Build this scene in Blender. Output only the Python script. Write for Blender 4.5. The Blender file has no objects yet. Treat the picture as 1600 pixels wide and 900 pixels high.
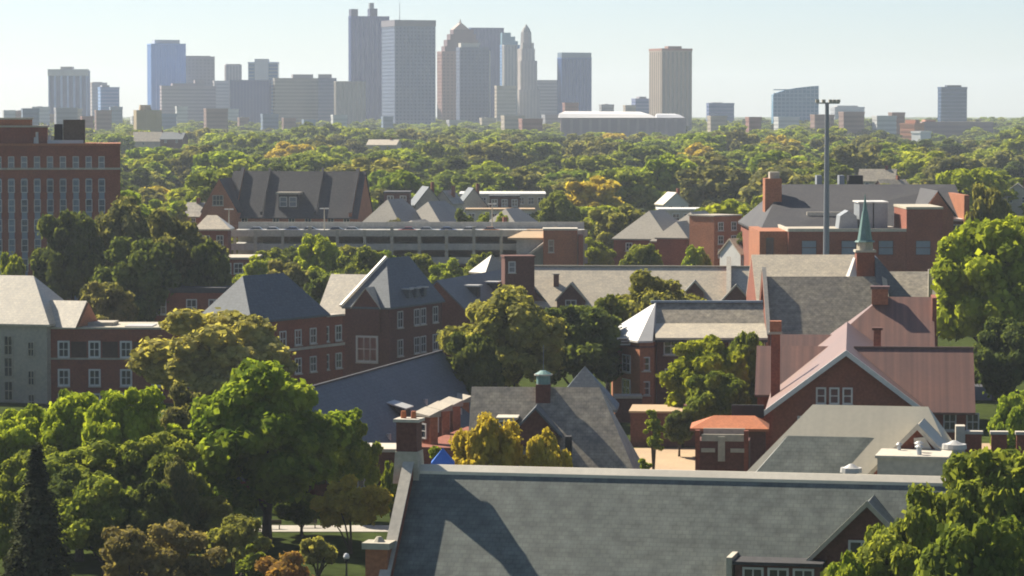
import bpy, math, random
import numpy as np
R = math.radians
sc = bpy.context.scene

# ------------------------------------------------------------------ camera, sky, sun, exposure
F = 5000.0                      # focal length in photo pixels (photo is 1600 wide)
HC = 42.0                       # camera height
EYE = 180.0                     # photo row of eye level
TH = math.atan((450 - EYE) / F)
cam_d = bpy.data.cameras.new("camera"); cam = bpy.data.objects.new("camera", cam_d)
sc.collection.objects.link(cam); sc.camera = cam
cam_d.sensor_width = 36; cam_d.lens = 36 * F / 1600
cam_d.clip_start = 1; cam_d.clip_end = 40000
cam.location = (0, 0, HC); cam.rotation_euler = (math.pi / 2 - TH, 0, 0)

SUN = (-0.555, 0.505, 0.662)
world = bpy.data.worlds.new("World"); sc.world = world; world.use_nodes = True
wn = world.node_tree
sky = wn.nodes.new('ShaderNodeTexSky'); sky.sky_type = 'NISHITA'; sky.sun_disc = False
sky.sun_elevation = math.asin(SUN[2] / math.sqrt(sum(c * c for c in SUN)))
sky.sun_rotation = math.atan2(SUN[0], SUN[1])
sky.altitude = 200; sky.air_density = 0.72; sky.dust_density = 0.6; sky.ozone_density = 2.4
wn.links.new(sky.outputs[0], wn.nodes['Background'].inputs[0])
wn.nodes['Background'].inputs[1].default_value = 0.059
sl = bpy.data.lights.new("sun", 'SUN'); sun = bpy.data.objects.new("sun", sl); sc.collection.objects.link(sun)
sl.energy = 5.0; sl.angle = R(0.53); sl.color = (1.0, 0.915, 0.765)
from mathutils import Vector
sun.rotation_euler = Vector(SUN).to_track_quat('Z', 'Y').to_euler(); sun.location = (-200, 200, 300)
sc.view_settings.view_transform = 'Standard'; sc.view_settings.look = 'None'
sc.view_settings.exposure = 1.05; sc.view_settings.gamma = 1
sc.render.engine = 'CYCLES'
cy = sc.cycles
cy.max_bounces = 6; cy.diffuse_bounces = 2; cy.glossy_bounces = 2; cy.transmission_bounces = 3; cy.volume_bounces = 2
cy.transparent_max_bounces = 4; cy.use_denoising = True; cy.pixel_filter_type = 'BLACKMAN_HARRIS'; cy.filter_width = 1.9
cy.sample_clamp_indirect = 4
HAZE_DENSITY = 0.000068

# ------------------------------------------------------------------ helpers
rnd = random.Random(7)
def ray(px, py):
    u = (px - 800) / F; v = (450 - py) / F
    return Vector((u, math.cos(TH) + v * math.sin(TH), -math.sin(TH) + v * math.cos(TH)))
def at(px, py, D):
    r = ray(px, py); k = D / r.y
    return Vector((r.x * k, D, HC + r.z * k))
def X(px, D): return at(px, 400, D).x
def Zy(py, D): return at(800, py, D).z
def pix(x, y, z):
    d = Vector((x, y, z - HC)); cy_ = d.y * math.cos(TH) - d.z * math.sin(TH); up = d.y * math.sin(TH) + d.z * math.cos(TH)
    return 800 + F * d.x / cy_, 450 - F * up / cy_
def G(x, D):
    if D < 500: return 0.0
    if D < 4000: z = 22.0 * (D - 500) / 3500
    else: z = 22.0 + 4.0 * min(1, (D - 4000) / 8000)
    return z
C = sc.collection

class MB:
    def __init__(s): s.v = []; s.f = []
    def poly(s, pts):
        n = len(s.v); s.v += [tuple(p) for p in pts]; s.f.append(tuple(range(n, n + len(pts))))
    def hexa(s, a, b):      # bottom quad a, top quad b
        n = len(s.v); s.v += [tuple(p) for p in a] + [tuple(p) for p in b]; k = len(a)
        s.f.append(tuple(n + i for i in range(k))[::-1]); s.f.append(tuple(n + k + i for i in range(k)))
        for i in range(k):
            j = (i + 1) % k; s.f.append((n + i, n + j, n + k + j, n + k + i))
        return s
    def box(s, x0, x1, y0, y1, z0, z1):
        return s.hexa([(x0, y0, z0), (x1, y0, z0), (x1, y1, z0), (x0, y1, z0)], [(x0, y0, z1), (x1, y0, z1), (x1, y1, z1), (x0, y1, z1)])
    def prism(s, pts, z0, z1):
        return s.hexa([(x, y, z0) for x, y in pts], [(x, y, z1) for x, y in pts])
    def extr(s, prof, a0, a1, axis='x'):   # profile of (t,z) extruded along axis
        if axis == 'x': return s.hexa([(a0, t, z) for t, z in prof], [(a1, t, z) for t, z in prof])
        return s.hexa([(t, a0, z) for t, z in prof], [(t, a1, z) for t, z in prof])
    def cyl(s, x, y, z0, z1, r0, r1=None, n=10):
        r1 = r0 if r1 is None else r1
        a = [(x + r0 * math.cos(2 * math.pi * i / n), y + r0 * math.sin(2 * math.pi * i / n), z0) for i in range(n)]
        b = [(x + r1 * math.cos(2 * math.pi * i / n), y + r1 * math.sin(2 * math.pi * i / n), z1) for i in range(n)]
        return s.hexa(a, b)
    def tube(s, path, rad, n=7):
        rings = []
        for i, p in enumerate(path):
            p = Vector(p); d = (Vector(path[min(i + 1, len(path) - 1)]) - Vector(path[max(i - 1, 0)])).normalized()
            u = d.orthogonal().normalized(); w = d.cross(u); k = len(s.v)
            for j in range(n):
                a = 2 * math.pi * j / n; s.v.append(tuple(p + (u * math.cos(a) + w * math.sin(a)) * rad[i]))
            rings.append(k)
        for a, b in zip(rings, rings[1:]):
            for j in range(n): s.f.append((a + j, a + (j + 1) % n, b + (j + 1) % n, b + j))
        s.f.append(tuple(rings[-1] + j for j in range(n)))
        return s
    def mesh(s, name, m):
        me = bpy.data.meshes.new(name); me.from_pydata(s.v, [], s.f)
        import bmesh
        bm = bmesh.new(); bm.from_mesh(me); bmesh.ops.recalc_face_normals(bm, faces=bm.faces); bm.to_mesh(me); bm.free()
        for x in (m if isinstance(m, (list, tuple)) else [m]): me.materials.append(x)
        return me
    def build(s, name, m, parent=None, loc=None, rz=0):
        return link(name, s.mesh(name, m), parent, loc, rz)
def link(name, me, parent=None, loc=None, rz=0):
    o = bpy.data.objects.new(name, me); C.objects.link(o)
    if parent: o.parent = parent
    if loc is not None: o.location = loc
    o.rotation_euler = (0, 0, rz)
    return o
def tag(o, label=None, cat=None, group=None, kind=None):
    if label: o['label'] = label
    if cat: o['category'] = cat
    if group: o['group'] = group
    if kind: o['kind'] = kind
    return o
def thing(name, label, cat, loc, yaw=0, group=None):
    o = bpy.data.objects.new(name, None); C.objects.link(o); o.empty_display_size = .5
    o.location = loc; o.rotation_euler = (0, 0, R(yaw)); return tag(o, label, cat, group)

# ------------------------------------------------------------------ materials
def coords_group():
    g = bpy.data.node_groups.new("surface_coordinates", 'ShaderNodeTree')
    g.interface.new_socket("Vector", in_out='OUTPUT', socket_type='NodeSocketVector')
    n = g.nodes; l = g.links
    geo = n.new('ShaderNodeNewGeometry'); out = n.new('NodeGroupOutput')
    cr = n.new('ShaderNodeVectorMath'); cr.operation = 'CROSS_PRODUCT'; cr.inputs[1].default_value = (0, 0, 1)
    ad = n.new('ShaderNodeVectorMath'); ad.operation = 'ADD'; ad.inputs[1].default_value = (1e-4, 0, 0)
    no = n.new('ShaderNodeVectorMath'); no.operation = 'NORMALIZE'
    c2 = n.new('ShaderNodeVectorMath'); c2.operation = 'CROSS_PRODUCT'
    d1 = n.new('ShaderNodeVectorMath'); d1.operation = 'DOT_PRODUCT'
    d2 = n.new('ShaderNodeVectorMath'); d2.operation = 'DOT_PRODUCT'
    cb = n.new('ShaderNodeCombineXYZ')
    l.new(geo.outputs['True Normal'], cr.inputs[0]); l.new(cr.outputs[0], ad.inputs[0]); l.new(ad.outputs[0], no.inputs[0])
    l.new(no.outputs[0], c2.inputs[0]); l.new(geo.outputs['True Normal'], c2.inputs[1])
    l.new(geo.outputs['Position'], d1.inputs[0]); l.new(no.outputs[0], d1.inputs[1])
    l.new(geo.outputs['Position'], d2.inputs[0]); l.new(c2.outputs[0], d2.inputs[1])
    l.new(d1.outputs['Value'], cb.inputs[0]); l.new(d2.outputs['Value'], cb.inputs[1]); l.new(cb.outputs[0], out.inputs[0])
    return g
CG = coords_group()
def newmat(name):
    m = bpy.data.materials.new(name); m.use_nodes = True; nt = m.node_tree
    return m, nt, nt.nodes['Principled BSDF']
def surf(name, c1, c2=None, rough=.85, courses=None, grain=2.2, amt=.18, patch=.12, seam=None, bump=.25, metal=0, spec=.3, stain=0.0):
    c2 = c2 or tuple(c * .8 for c in c1)
    m, nt, b = newmat(name); n = nt.nodes; l = nt.links
    g = n.new('ShaderNodeGroup'); g.node_tree = CG; vec = g.outputs[0]
    n1 = n.new('ShaderNodeTexNoise'); n1.inputs['Scale'].default_value = patch; n1.inputs['Detail'].default_value = 5; n1.inputs['Roughness'].default_value = .65
    l.new(vec, n1.inputs['Vector'])
    mr = n.new('ShaderNodeMapRange'); mr.inputs[1].default_value = .36; mr.inputs[2].default_value = .64; l.new(n1.outputs['Fac'], mr.inputs[0])
    mx = n.new('ShaderNodeMix'); mx.data_type = 'RGBA'; mx.inputs['A'].default_value = (*c1, 1); mx.inputs['B'].default_value = (*c2, 1); l.new(mr.outputs[0], mx.inputs['Factor'])
    n2 = n.new('ShaderNodeTexNoise'); n2.inputs['Scale'].default_value = grain; n2.inputs['Detail'].default_value = 3; l.new(vec, n2.inputs['Vector'])
    m2 = n.new('ShaderNodeMapRange'); m2.inputs[1].default_value = .3; m2.inputs[2].default_value = .7; m2.inputs[3].default_value = 1 - amt; m2.inputs[4].default_value = 1 + amt
    l.new(n2.outputs['Fac'], m2.inputs[0])
    def mul(a, bsock):
        k = n.new('ShaderNodeMix'); k.data_type = 'RGBA'; k.blend_type = 'MULTIPLY'; k.inputs['Factor'].default_value = 1
        l.new(a, k.inputs['A']); l.new(bsock, k.inputs['B']); return k.outputs['Result']
    col = mul(mx.outputs['Result'], m2.outputs[0])
    if courses:
        w, h, dark = courses
        bt = n.new('ShaderNodeTexBrick'); l.new(vec, bt.inputs['Vector']); bt.inputs['Scale'].default_value = 1
        bt.inputs['Brick Width'].default_value = w; bt.inputs['Row Height'].default_value = h; bt.inputs['Mortar Size'].default_value = h * .09
        bt.inputs['Color1'].default_value = (1.08, 1.08, 1.06, 1); bt.inputs['Color2'].default_value = (.90, .91, .93, 1); bt.inputs['Mortar'].default_value = (dark, dark, dark, 1)
        col = mul(col, bt.outputs['Color'])
    if seam:
        sp, a = seam
        mp = n.new('ShaderNodeMapping'); mp.inputs['Scale'].default_value = (1 / sp, .02, 1); l.new(vec, mp.inputs['Vector'])
        n3 = n.new('ShaderNodeTexNoise'); n3.inputs['Scale'].default_value = 1; n3.inputs['Detail'].default_value = 3; l.new(mp.outputs[0], n3.inputs['Vector'])
        m3 = n.new('ShaderNodeMapRange'); m3.inputs[1].default_value = .3; m3.inputs[2].default_value = .7; m3.inputs[3].default_value = 1 - a; m3.inputs[4].default_value = 1 + a
        l.new(n3.outputs['Fac'], m3.inputs[0]); col = mul(col, m3.outputs[0])
    l.new(col, b.inputs['Base Color'])
    b.inputs['Roughness'].default_value = rough; b.inputs['Metallic'].default_value = metal; b.inputs['Specular IOR Level'].default_value = spec
    if bump:
        bp = n.new('ShaderNodeBump'); bp.inputs['Strength'].default_value = bump; bp.inputs['Distance'].default_value = .05
        l.new(n2.outputs['Fac'], bp.inputs['Height']); l.new(bp.outputs[0], b.inputs['Normal'])
    return m
def glass(name, col, rough=.12, spec=.8):
    m, nt, b = newmat(name); b.inputs['Base Color'].default_value = (*col, 1); b.inputs['Roughness'].default_value = rough; b.inputs['Specular IOR Level'].default_value = spec
    n = nt.nodes.new('ShaderNodeTexNoise'); n.inputs['Scale'].default_value = .35
    k = nt.nodes.new('ShaderNodeMapRange'); k.inputs[3].default_value = .5; k.inputs[4].default_value = 1.5
    geo = nt.nodes.new('ShaderNodeNewGeometry'); nt.links.new(geo.outputs['Position'], n.inputs['Vector']); nt.links.new(n.outputs['Fac'], k.inputs[0])
    mx = nt.nodes.new('ShaderNodeMix'); mx.data_type = 'RGBA'; mx.blend_type = 'MULTIPLY'; mx.inputs['Factor'].default_value = 1
    mx.inputs['A'].default_value = (*col, 1); nt.links.new(k.outputs[0], mx.inputs['B']); nt.links.new(mx.outputs['Result'], b.inputs['Base Color'])
    return m
def foliage(name, dark, light, trans=.3, shift=.12):
    m = bpy.data.materials.new(name); m.use_nodes = True; nt = m.node_tree; n = nt.nodes; l = nt.links; n.clear()
    out = n.new('ShaderNodeOutputMaterial'); geo = n.new('ShaderNodeNewGeometry'); oi = n.new('ShaderNodeObjectInfo')
    tn = n.new('ShaderNodeTexNoise'); tn.inputs['Scale'].default_value = .28; tn.inputs['Detail'].default_value = 3
    l.new(geo.outputs['Position'], tn.inputs['Vector'])
    r1 = n.new('ShaderNodeMapRange'); r1.inputs[1].default_value = .35; r1.inputs[2].default_value = .65; r1.inputs[3].default_value = -.05; r1.inputs[4].default_value = .6; l.new(tn.outputs['Fac'], r1.inputs[0])
    r2 = n.new('ShaderNodeMath'); r2.operation = 'MULTIPLY_ADD'; l.new(geo.outputs['Random Per Island'], r2.inputs[0]); r2.inputs[1].default_value = .45; l.new(r1.outputs[0], r2.inputs[2]); r2.use_clamp = True
    mx = n.new('ShaderNodeMix'); mx.data_type = 'RGBA'; mx.inputs['A'].default_value = (*dark, 1); mx.inputs['B'].default_value = (*light, 1); l.new(r2.outputs[0], mx.inputs['Factor'])
    hs = n.new('ShaderNodeHueSaturation')
    h = n.new('ShaderNodeMapRange'); h.inputs[3].default_value = .5 - shift * .05; h.inputs[4].default_value = .5 + shift * .10; l.new(oi.outputs['Random'], h.inputs[0]); l.new(h.outputs[0], hs.inputs['Hue'])
    mm = n.new('ShaderNodeMath'); mm.operation = 'MULTIPLY'; mm.inputs[1].default_value = 7.31; l.new(oi.outputs['Random'], mm.inputs[0])
    fr = n.new('ShaderNodeMath'); fr.operation = 'FRACT'; l.new(mm.outputs[0], fr.inputs[0])
    v = n.new('ShaderNodeMapRange'); v.inputs[3].default_value = 1 - shift * 1.1; v.inputs[4].default_value = 1 + shift * 1.3; l.new(fr.outputs[0], v.inputs[0]); l.new(v.outputs[0], hs.inputs['Value'])
    l.new(mx.outputs['Result'], hs.inputs['Color'])
    d = n.new('ShaderNodeBsdfDiffuse'); t = n.new('ShaderNodeBsdfTranslucent'); ms = n.new('ShaderNodeMixShader'); ms.inputs[0].default_value = trans
    l.new(hs.outputs[0], d.inputs[0]); tg = n.new('ShaderNodeMix'); tg.data_type = 'RGBA'; tg.blend_type = 'MULTIPLY'; tg.inputs['Factor'].default_value = 1; tg.inputs['B'].default_value = (1.6, 1.5, .7, 1)
    l.new(hs.outputs[0], tg.inputs['A']); l.new(tg.outputs['Result'], t.inputs[0]); l.new(d.outputs[0], ms.inputs[1]); l.new(t.outputs[0], ms.inputs[2]); l.new(ms.outputs[0], out.inputs[0])
    return m

M = {}
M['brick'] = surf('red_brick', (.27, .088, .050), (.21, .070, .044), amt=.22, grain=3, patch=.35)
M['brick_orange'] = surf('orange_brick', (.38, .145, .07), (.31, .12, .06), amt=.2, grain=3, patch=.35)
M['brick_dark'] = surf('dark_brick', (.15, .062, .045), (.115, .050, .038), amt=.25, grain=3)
M['brick_spandrel'] = surf('brown_spandrel', (.09, .055, .04), amt=.2)
M['stone'] = surf('limestone', (.55, .49, .39), (.44, .40, .33), amt=.12)
M['stone_grey'] = surf('grey_stone', (.47, .42, .32), (.38, .345, .27), amt=.12, patch=.3)
M['concrete'] = surf('concrete', (.42, .40, .35), (.34, .33, .30), amt=.12, seam=(1.2, .1))
M['slate'] = surf('green_grey_slate', (.145, .158, .132), (.105, .120, .102), courses=(.55, .42, .80), patch=.16, amt=.30, grain=.8, rough=0.55, spec=0.4)
M['slate_pale'] = surf('sunlit_pale_slate', (.54, .46, .33), (.44, .375, .275), courses=(.6, .45, .86), amt=.14, patch=.4, rough=0.42, spec=0.8)  # pale base includes the sun and sheen these slopes catch
M['slate_blue'] = surf('blue_slate', (.115, .130, .142), (.095, .110, .122), courses=(.6, .45, .85), amt=.16, rough=0.6, spec=0.3)
M['slate_brown'] = surf('brown_grey_slate', (.33, .28, .20), (.225, .195, .15), courses=(.5, .4, .78), patch=.45, amt=.3, grain=1.4, rough=0.5, spec=0.5)
M['slate_dark'] = surf('dark_shingle', (.065, .062, .062), (.05, .048, .052), courses=(.8, .5, .85), amt=.2, rough=0.7, spec=0.2)
M['shingle_grey'] = surf('grey_shingle', (.30, .265, .205), (.24, .215, .17), amt=.15, rough=0.55, spec=0.45)
M['metal_red'] = surf('red_metal_roof', (.165, .072, .046), (.130, .060, .042), rough=.5, seam=(.6, .28), patch=.1, amt=.05, bump=0, spec=.75)
M['metal_pale'] = surf('pale_metal_roof', (.50, .45, .34), (.44, .40, .31), rough=.5, seam=(.8, .05), amt=.04, bump=0)
M['metal_white'] = surf('bright_metal_roof', (.52, .50, .46), rough=.5, amt=.04, bump=0, spec=.6)
M['copper'] = surf('green_copper', (.16, .27, .24), (.12, .21, .20), rough=.6, amt=.15)
M['terracotta'] = surf('terracotta_tile', (.46, .16, .07), (.40, .13, .055), courses=(.3, .4, .85), amt=.1)
M['white'] = surf('white_trim', (.72, .70, .65), rough=.6, amt=.05, bump=0)
M['window_frame'] = surf('painted_frame', (.62, .60, .56), rough=.6, amt=.03, bump=0)
M['pane'] = glass('window_glass', (.03, .038, .05))
M['pane_pale'] = glass('pale_window_glass', (.12, .14, .17), .2)
M['flat'] = surf('flat_gravel_roof', (.42, .37, .29), (.34, .30, .25), amt=.12)
M['tar'] = surf('dark_tar_roof', (.07, .07, .075), amt=.2)
M['tan'] = surf('tan_paving', (.45, .32, .19), (.40, .28, .17), amt=.1)
M['paving'] = surf('pale_paving', (.42, .38, .32), amt=.1)
M['asphalt'] = surf('asphalt', (.055, .055, .06), amt=.15)
M['steel'] = surf('galvanised_steel', (.42, .45, .48), rough=.4, metal=.3, amt=.05, bump=0)
M['bluegrey_paint'] = surf('blue_grey_paint', (.22, .27, .32), rough=.5, amt=.05, bump=0)
M['steel_dark'] = surf('weathered_steel', (.26, .28, .30), rough=.55, amt=.08, bump=0)
M['cream'] = surf('sunlit_cream_metal', (.74, .66, .52), rough=.5, amt=.05, bump=0, spec=.6)  # bright base puts the sun on ridge and hip into the colour
M['black'] = surf('black_metal', (.03, .03, .033), amt=.1, bump=0)
M['rust'] = surf('brown_tank', (.11, .085, .06), (.08, .06, .045), amt=.2)
M['blue'] = surf('blue_fabric', (.05, .17, .55), amt=.05, bump=0)
M['bark'] = surf('tree_bark', (.07, .052, .04), (.05, .04, .03), amt=.3)
M['rubber'] = surf('tyre_rubber', (.02, .02, .02), bump=0)
M['globe'] = surf('white_globe', (.85, .85, .83), rough=.3, bump=0, amt=.02)
FM = {
    'green': foliage('green_leaves', (.090, .125, .026), (.280, .310, .065), .48),
    'bright': foliage('bright_green_leaves', (.110, .175, .024), (.345, .390, .060), .48),
    'dark': foliage('dark_green_leaves', (.045, .066, .024), (.165, .195, .058), .42),
    'olive': foliage('olive_leaves', (.115, .125, .036), (.370, .350, .110), .48),
    'yellow': foliage('yellow_green_leaves', (.130, .170, .020), (.400, .440, .055), .48),
    'gold': foliage('golden_leaves', (.34, .28, .05), (.620, .500, .090), .44, .05),
    'pale_olive': foliage('pale_olive_leaves', (.170, .170, .055), (.470, .430, .160), .5, .05),
    'orange': foliage('orange_leaves', (.20, .15, .05), (.42, .23, .09), .42, .05),
    'brown': foliage('brown_olive_leaves', (.120, .112, .048), (.340, .285, .125), .40, .06),
    'conifer': foliage('conifer_needles', (0.020, 0.027, 0.016), (0.079, 0.084, 0.042), 0.10, .06),
    'sage': foliage('dusty_green_leaves', (0.085, 0.100, 0.041), (0.272, 0.257, 0.109), 0.48),
}
COLOUR_WORD = {'green': 'mid green', 'bright': 'bright green', 'dark': 'dark green', 'olive': 'olive', 'yellow': 'yellow-green', 'gold': 'golden', 'sage': 'dusty grey-green'}

# ------------------------------------------------------------------ roofs and walls
def roof_gable(b, x0, x1, y0, y1, ze, zr, axis='x', t=.28, m=None, name='roof'):
    mb = MB()
    if axis == 'x':
        ym = (y0 + y1) / 2; mb.extr([(y0, ze), (ym, zr), (y1, ze), (y1, ze - t), (ym, zr - t), (y0, ze - t)], x0, x1, 'x')
    else:
        xm = (x0 + x1) / 2; mb.extr([(x0, ze), (xm, zr), (x1, ze), (x1, ze - t), (xm, zr - t), (x0, ze - t)], y0, y1, 'y')
    return mb.build(name, m, b)
def hip_mb(x0, x1, y0, y1, ze, zr, hl, hr, t=.3):
    ym = (y0 + y1) / 2; mb = MB()
    mb.v = [(x0, y0, ze), (x1, y0, ze), (x1, y1, ze), (x0, y1, ze), (x0 + hl, ym, zr), (x1 - hr, ym, zr),
            (x0, y0, ze - t), (x1, y0, ze - t), (x1, y1, ze - t), (x0, y1, ze - t)]
    mb.f = [(0, 1, 5, 4), (1, 2, 5), (2, 3, 4, 5), (3, 0, 4), (0, 6, 7, 1), (1, 7, 8, 2), (2, 8, 9, 3), (3, 9, 6, 0), (9, 8, 7, 6)]
    return mb
def roof_hip(b, x0, x1, y0, y1, ze, zr, hl, hr, m, name='roof'): return hip_mb(x0, x1, y0, y1, ze, zr, hl, hr).build(name, m, b)
def walls(b, x0, x1, y0, y1, z0, z1, m, name='wall'): return MB().box(x0, x1, y0, y1, z0, z1).build(name, m, b)
def gwalls(b, x0, x1, y0, y1, z0, ze, zr, axis, m, name='wall'):
    mb = MB()
    if axis == 'x': mb.extr([(y0, z0), (y0, ze), ((y0 + y1) / 2, zr), (y1, ze), (y1, z0)], x0, x1, 'x')
    else: mb.extr([(x0, z0), (x0, ze), ((x0 + x1) / 2, zr), (x1, ze), (x1, z0)], y0, y1, 'y')
    return mb.build(name, m, b)
def gabled(b, x0, x1, y0, y1, z0, ze, zr, axis, mw, mr, over=.5, end=.3):
    """walls with a pitched roof over them; ze is the roof plane height above the wall face"""
    if axis == 'x':
        s = (zr - ze) / ((y1 - y0) / 2)
        gwalls(b, x0, x1, y0, y1, z0, ze - .3, zr - .3, 'x', mw)
        return roof_gable(b, x0 - end, x1 + end, y0 - over, y1 + over, ze - s * over, zr, 'x', m=mr)
    s = (zr - ze) / ((x1 - x0) / 2)
    gwalls(b, x0, x1, y0, y1, z0, ze - .3, zr - .3, 'y', mw)
    return roof_gable(b, x0 - over, x1 + over, y0 - end, y1 + end, ze - s * over, zr, 'y', m=mr)
WC = {}
def win(b, x, y, z, face, w, h, lights=2, frame='window_frame', pane='pane', sill=True, fw=.17):
    """x,y,z: centre of the window on the wall face. face 'F' looks to local -y, 'L' to -x, 'R' to +x"""
    key = (round(w, 2), round(h, 2), lights, frame, pane, sill)
    if key not in WC:
        p = MB().box(-w / 2, w / 2, -.05, .06, -h / 2, h / 2).mesh('window', M[pane])
        f = MB(); d0, d1 = -.14, .05
        f.box(-w / 2 - fw, -w / 2, d0, d1, -h / 2 - fw, h / 2 + fw); f.box(w / 2, w / 2 + fw, d0, d1, -h / 2 - fw, h / 2 + fw)
        f.box(-w / 2, w / 2, d0, d1, h / 2, h / 2 + fw); f.box(-w / 2, w / 2, d0, d1, -h / 2 - fw, -h / 2)
        for i in range(1, lights): xx = -w / 2 + w * i / lights; f.box(xx - .06, xx + .06, -.1, -.05, -h / 2, h / 2)
        f.box(-w / 2, w / 2, -.095, -.051, -.06, .06)
        s = MB().box(-w / 2 - .3, w / 2 + .3, -.28, -.002, -h / 2 - fw - .17, -h / 2 - fw - .003).mesh('sill', M['stone']) if sill else None
        WC[key] = (p, f.mesh('frame', M[frame]), s)
    p, f, s = WC[key]
    o = link('window', p, b, (x, y, z), {'F': 0, 'L': -math.pi / 2, 'R': math.pi / 2, 'B': math.pi}[face])
    link('frame', f, o)
    if s: link('sill', s, o)
    return o
def coping(b, x0, x1, y0, y1, z0, z1, m='stone'): return MB().box(x0, x1, y0, y1, z0, z1).build('coping', M[m], b)
def rake_parapet(b, x0, x1, prof, h, t, mw, mc, name='parapet'):
    """raised gable wall following the roof profile [(y,z)...] between x0 and x1 with a stone coping"""
    up = [(y, z + h) for y, z in prof]; lo = [(y, z - .6) for y, z in prof[::-1]]
    o = MB().extr(up + lo, x0, x1, 'x').build(name, mw, b)
    c = MB().extr([(y, z + h + t) for y, z in prof] + [(y, z + h + .003) for y, z in prof[::-1]], x0 - .06, x1 + .06, 'x').build('coping', mc, o)
    return o

# ------------------------------------------------------------------ trees
def quads_mesh(name, P, N, S, m, asp=1.0):
    n = len(P); rs = np.random.RandomState(len(P) % 997)
    a = np.cross(N, rs.normal(size=(n, 3))); a /= np.linalg.norm(a, axis=1)[:, None] + 1e-9
    b = np.cross(N, a); s = S[:, None] * .5
    V = np.stack([P - a * s - b * s * asp, P + a * s - b * s * asp * .7, P + a * s * .8 + b * s * asp, P - a * s * .7 + b * s * asp], 1).reshape(-1, 3)
    me = bpy.data.meshes.new(name); me.vertices.add(4 * n); me.vertices.foreach_set('co', V.astype(np.float32).ravel())
    me.loops.add(4 * n); me.loops.foreach_set('vertex_index', np.arange(4 * n, dtype=np.int32))
    me.polygons.add(n); me.polygons.foreach_set('loop_start', np.arange(0, 4 * n, 4, dtype=np.int32)); me.polygons.foreach_set('loop_total', np.full(n, 4, dtype=np.int32))
    me.materials.append(m); me.update(); me.validate(); return me
def make_lobes(Rr, z0, z1, seed, n=26, rough=1.0):
    rs = np.random.RandomState(seed); zc = (z0 + z1) / 2; hz = (z1 - z0) / 2; L = []
    for i in range(n):
        th = rs.uniform(0, 2 * math.pi); u = rs.uniform(-.55, 1)
        d = np.array([math.sqrt(1 - u * u) * math.cos(th), math.sqrt(1 - u * u) * math.sin(th), u])
        k = rs.uniform(.50, .90) * (1 + rough * rs.normal() * .07)
        c = np.array([d[0] * Rr * k, d[1] * Rr * k, zc + d[2] * hz * k]); L.append((*c, rs.uniform(.13, .27) * min(Rr, hz * 1.25)))
    for i in range(5): L.append((rs.normal() * Rr * .2, rs.normal() * Rr * .2, zc + rs.normal() * hz * .25, .38 * min(Rr, hz * 1.2)))
    L = np.array(L); rr = np.percentile(np.hypot(L[:, 0], L[:, 1]) + L[:, 3] * .95, 92); L[:, :2] *= 6.3 / rr * Rr / 6.1
    tp_ = (L[:, 2] + L[:, 3] * .75).max(); L[:, 2] += (z1 - tp_) * (L[:, 2] - z0) / (tp_ - z0); return L
def crown_mesh(name, L, nleaf, leaf, seed, m, asp=1.0, sprig=.06, flat=.75):
    rs = np.random.RandomState(seed + 100)
    pr = L[:, 3] ** 2; pr = pr / pr.sum(); idx = rs.choice(len(L), size=int(nleaf * 1.7), p=pr)
    d = rs.normal(size=(len(idx), 3)); d /= np.linalg.norm(d, axis=1)[:, None]
    k = .80 + .28 * rs.rand(len(idx)) ** 1.3; k = np.where(rs.rand(len(idx)) < sprig, k * 1.28, k); k = np.where(rs.rand(len(idx)) < .1, k * .6, k)
    r = L[idx, 3]; off = d * (r * k)[:, None]; off[:, 2] *= flat
    P = L[idx, :3] + off
    keep = np.ones(len(P), bool)
    for q in L:
        dd = P - q[:3]; dd[:, 2] /= flat; keep &= np.linalg.norm(dd, axis=1) > q[3] * .58
    P = P[keep][:nleaf]; d = d[keep][:nleaf]
    N = d + rs.normal(size=d.shape) * .55 + np.array([0, 0, .25]); N /= np.linalg.norm(N, axis=1)[:, None]
    return quads_mesh(name, P, N, leaf * rs.uniform(.55, 1.35, len(P)), m, asp)
def trunk_mesh(H, z0, Rr, r0, L, seed, limbs=6):
    rs = random.Random(seed); mb = MB(); ztop = z0 + (H - z0) * .55
    mb.tube([(0, 0, -.3), (.05, 0, z0 * .5), (.1, .1, z0), (0, .1, ztop)], [r0 * 1.3, r0, r0 * .85, r0 * .3], 8)
    for i in range(limbs):
        q = L[rs.randrange(len(L))]; s = z0 * rs.uniform(.7, 1.15)
        mb.tube([(0, 0, s), (q[0] * .45, q[1] * .45, s + (q[2] - s) * .5), (q[0] * .9, q[1] * .9, q[2])], [r0 * .5, r0 * .3, r0 * .08], 5)
    return mb.mesh('trunk', M['bark'])
PROTO = {}
def proto(kind, i, col):
    """near: many small leaves; mid: fewer; far: few and large. Kinds have total height 14 m and crown radius 6.5 m"""
    key = (kind, i, col)
    if key in PROTO: return PROTO[key]
    nl, leaf, nlob, z0 = {'near': (26000, .44, 75, 1.9), 'mid': (6000, .74, 46, .6), 'far': (1500, 1.15, 17, .5)}[kind]
    L = make_lobes(6.1, z0, 13.6, 11 * i + len(kind), nlob)
    base = ('m', kind, i)
    if base not in PROTO:
        PROTO[base] = (crown_mesh('crown', L, nl, leaf, i, FM[col]), trunk_mesh(14, z0 + 1.2, 6, .38, L, i))
        PROTO[key] = PROTO[base]
        return PROTO[key]
    c, t = PROTO[base]; c2 = c.copy(); c2.materials.clear(); c2.materials.append(FM[col]); PROTO[key] = (c2, t)
    return PROTO[key]
def put_tree(name, label, cat, x, D, H, Rr, kind, i, col, rot=0, group=None):
    c, t = proto(kind, i, col)
    o = thing(name, label, cat, (x, D, G(x, D)), 0, group); o.rotation_euler[2] = rot
    o.scale = (Rr / 6.5, Rr / 6.5, H / 14)
    link('crown', c, o); link('trunk', t, o); return o
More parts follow.
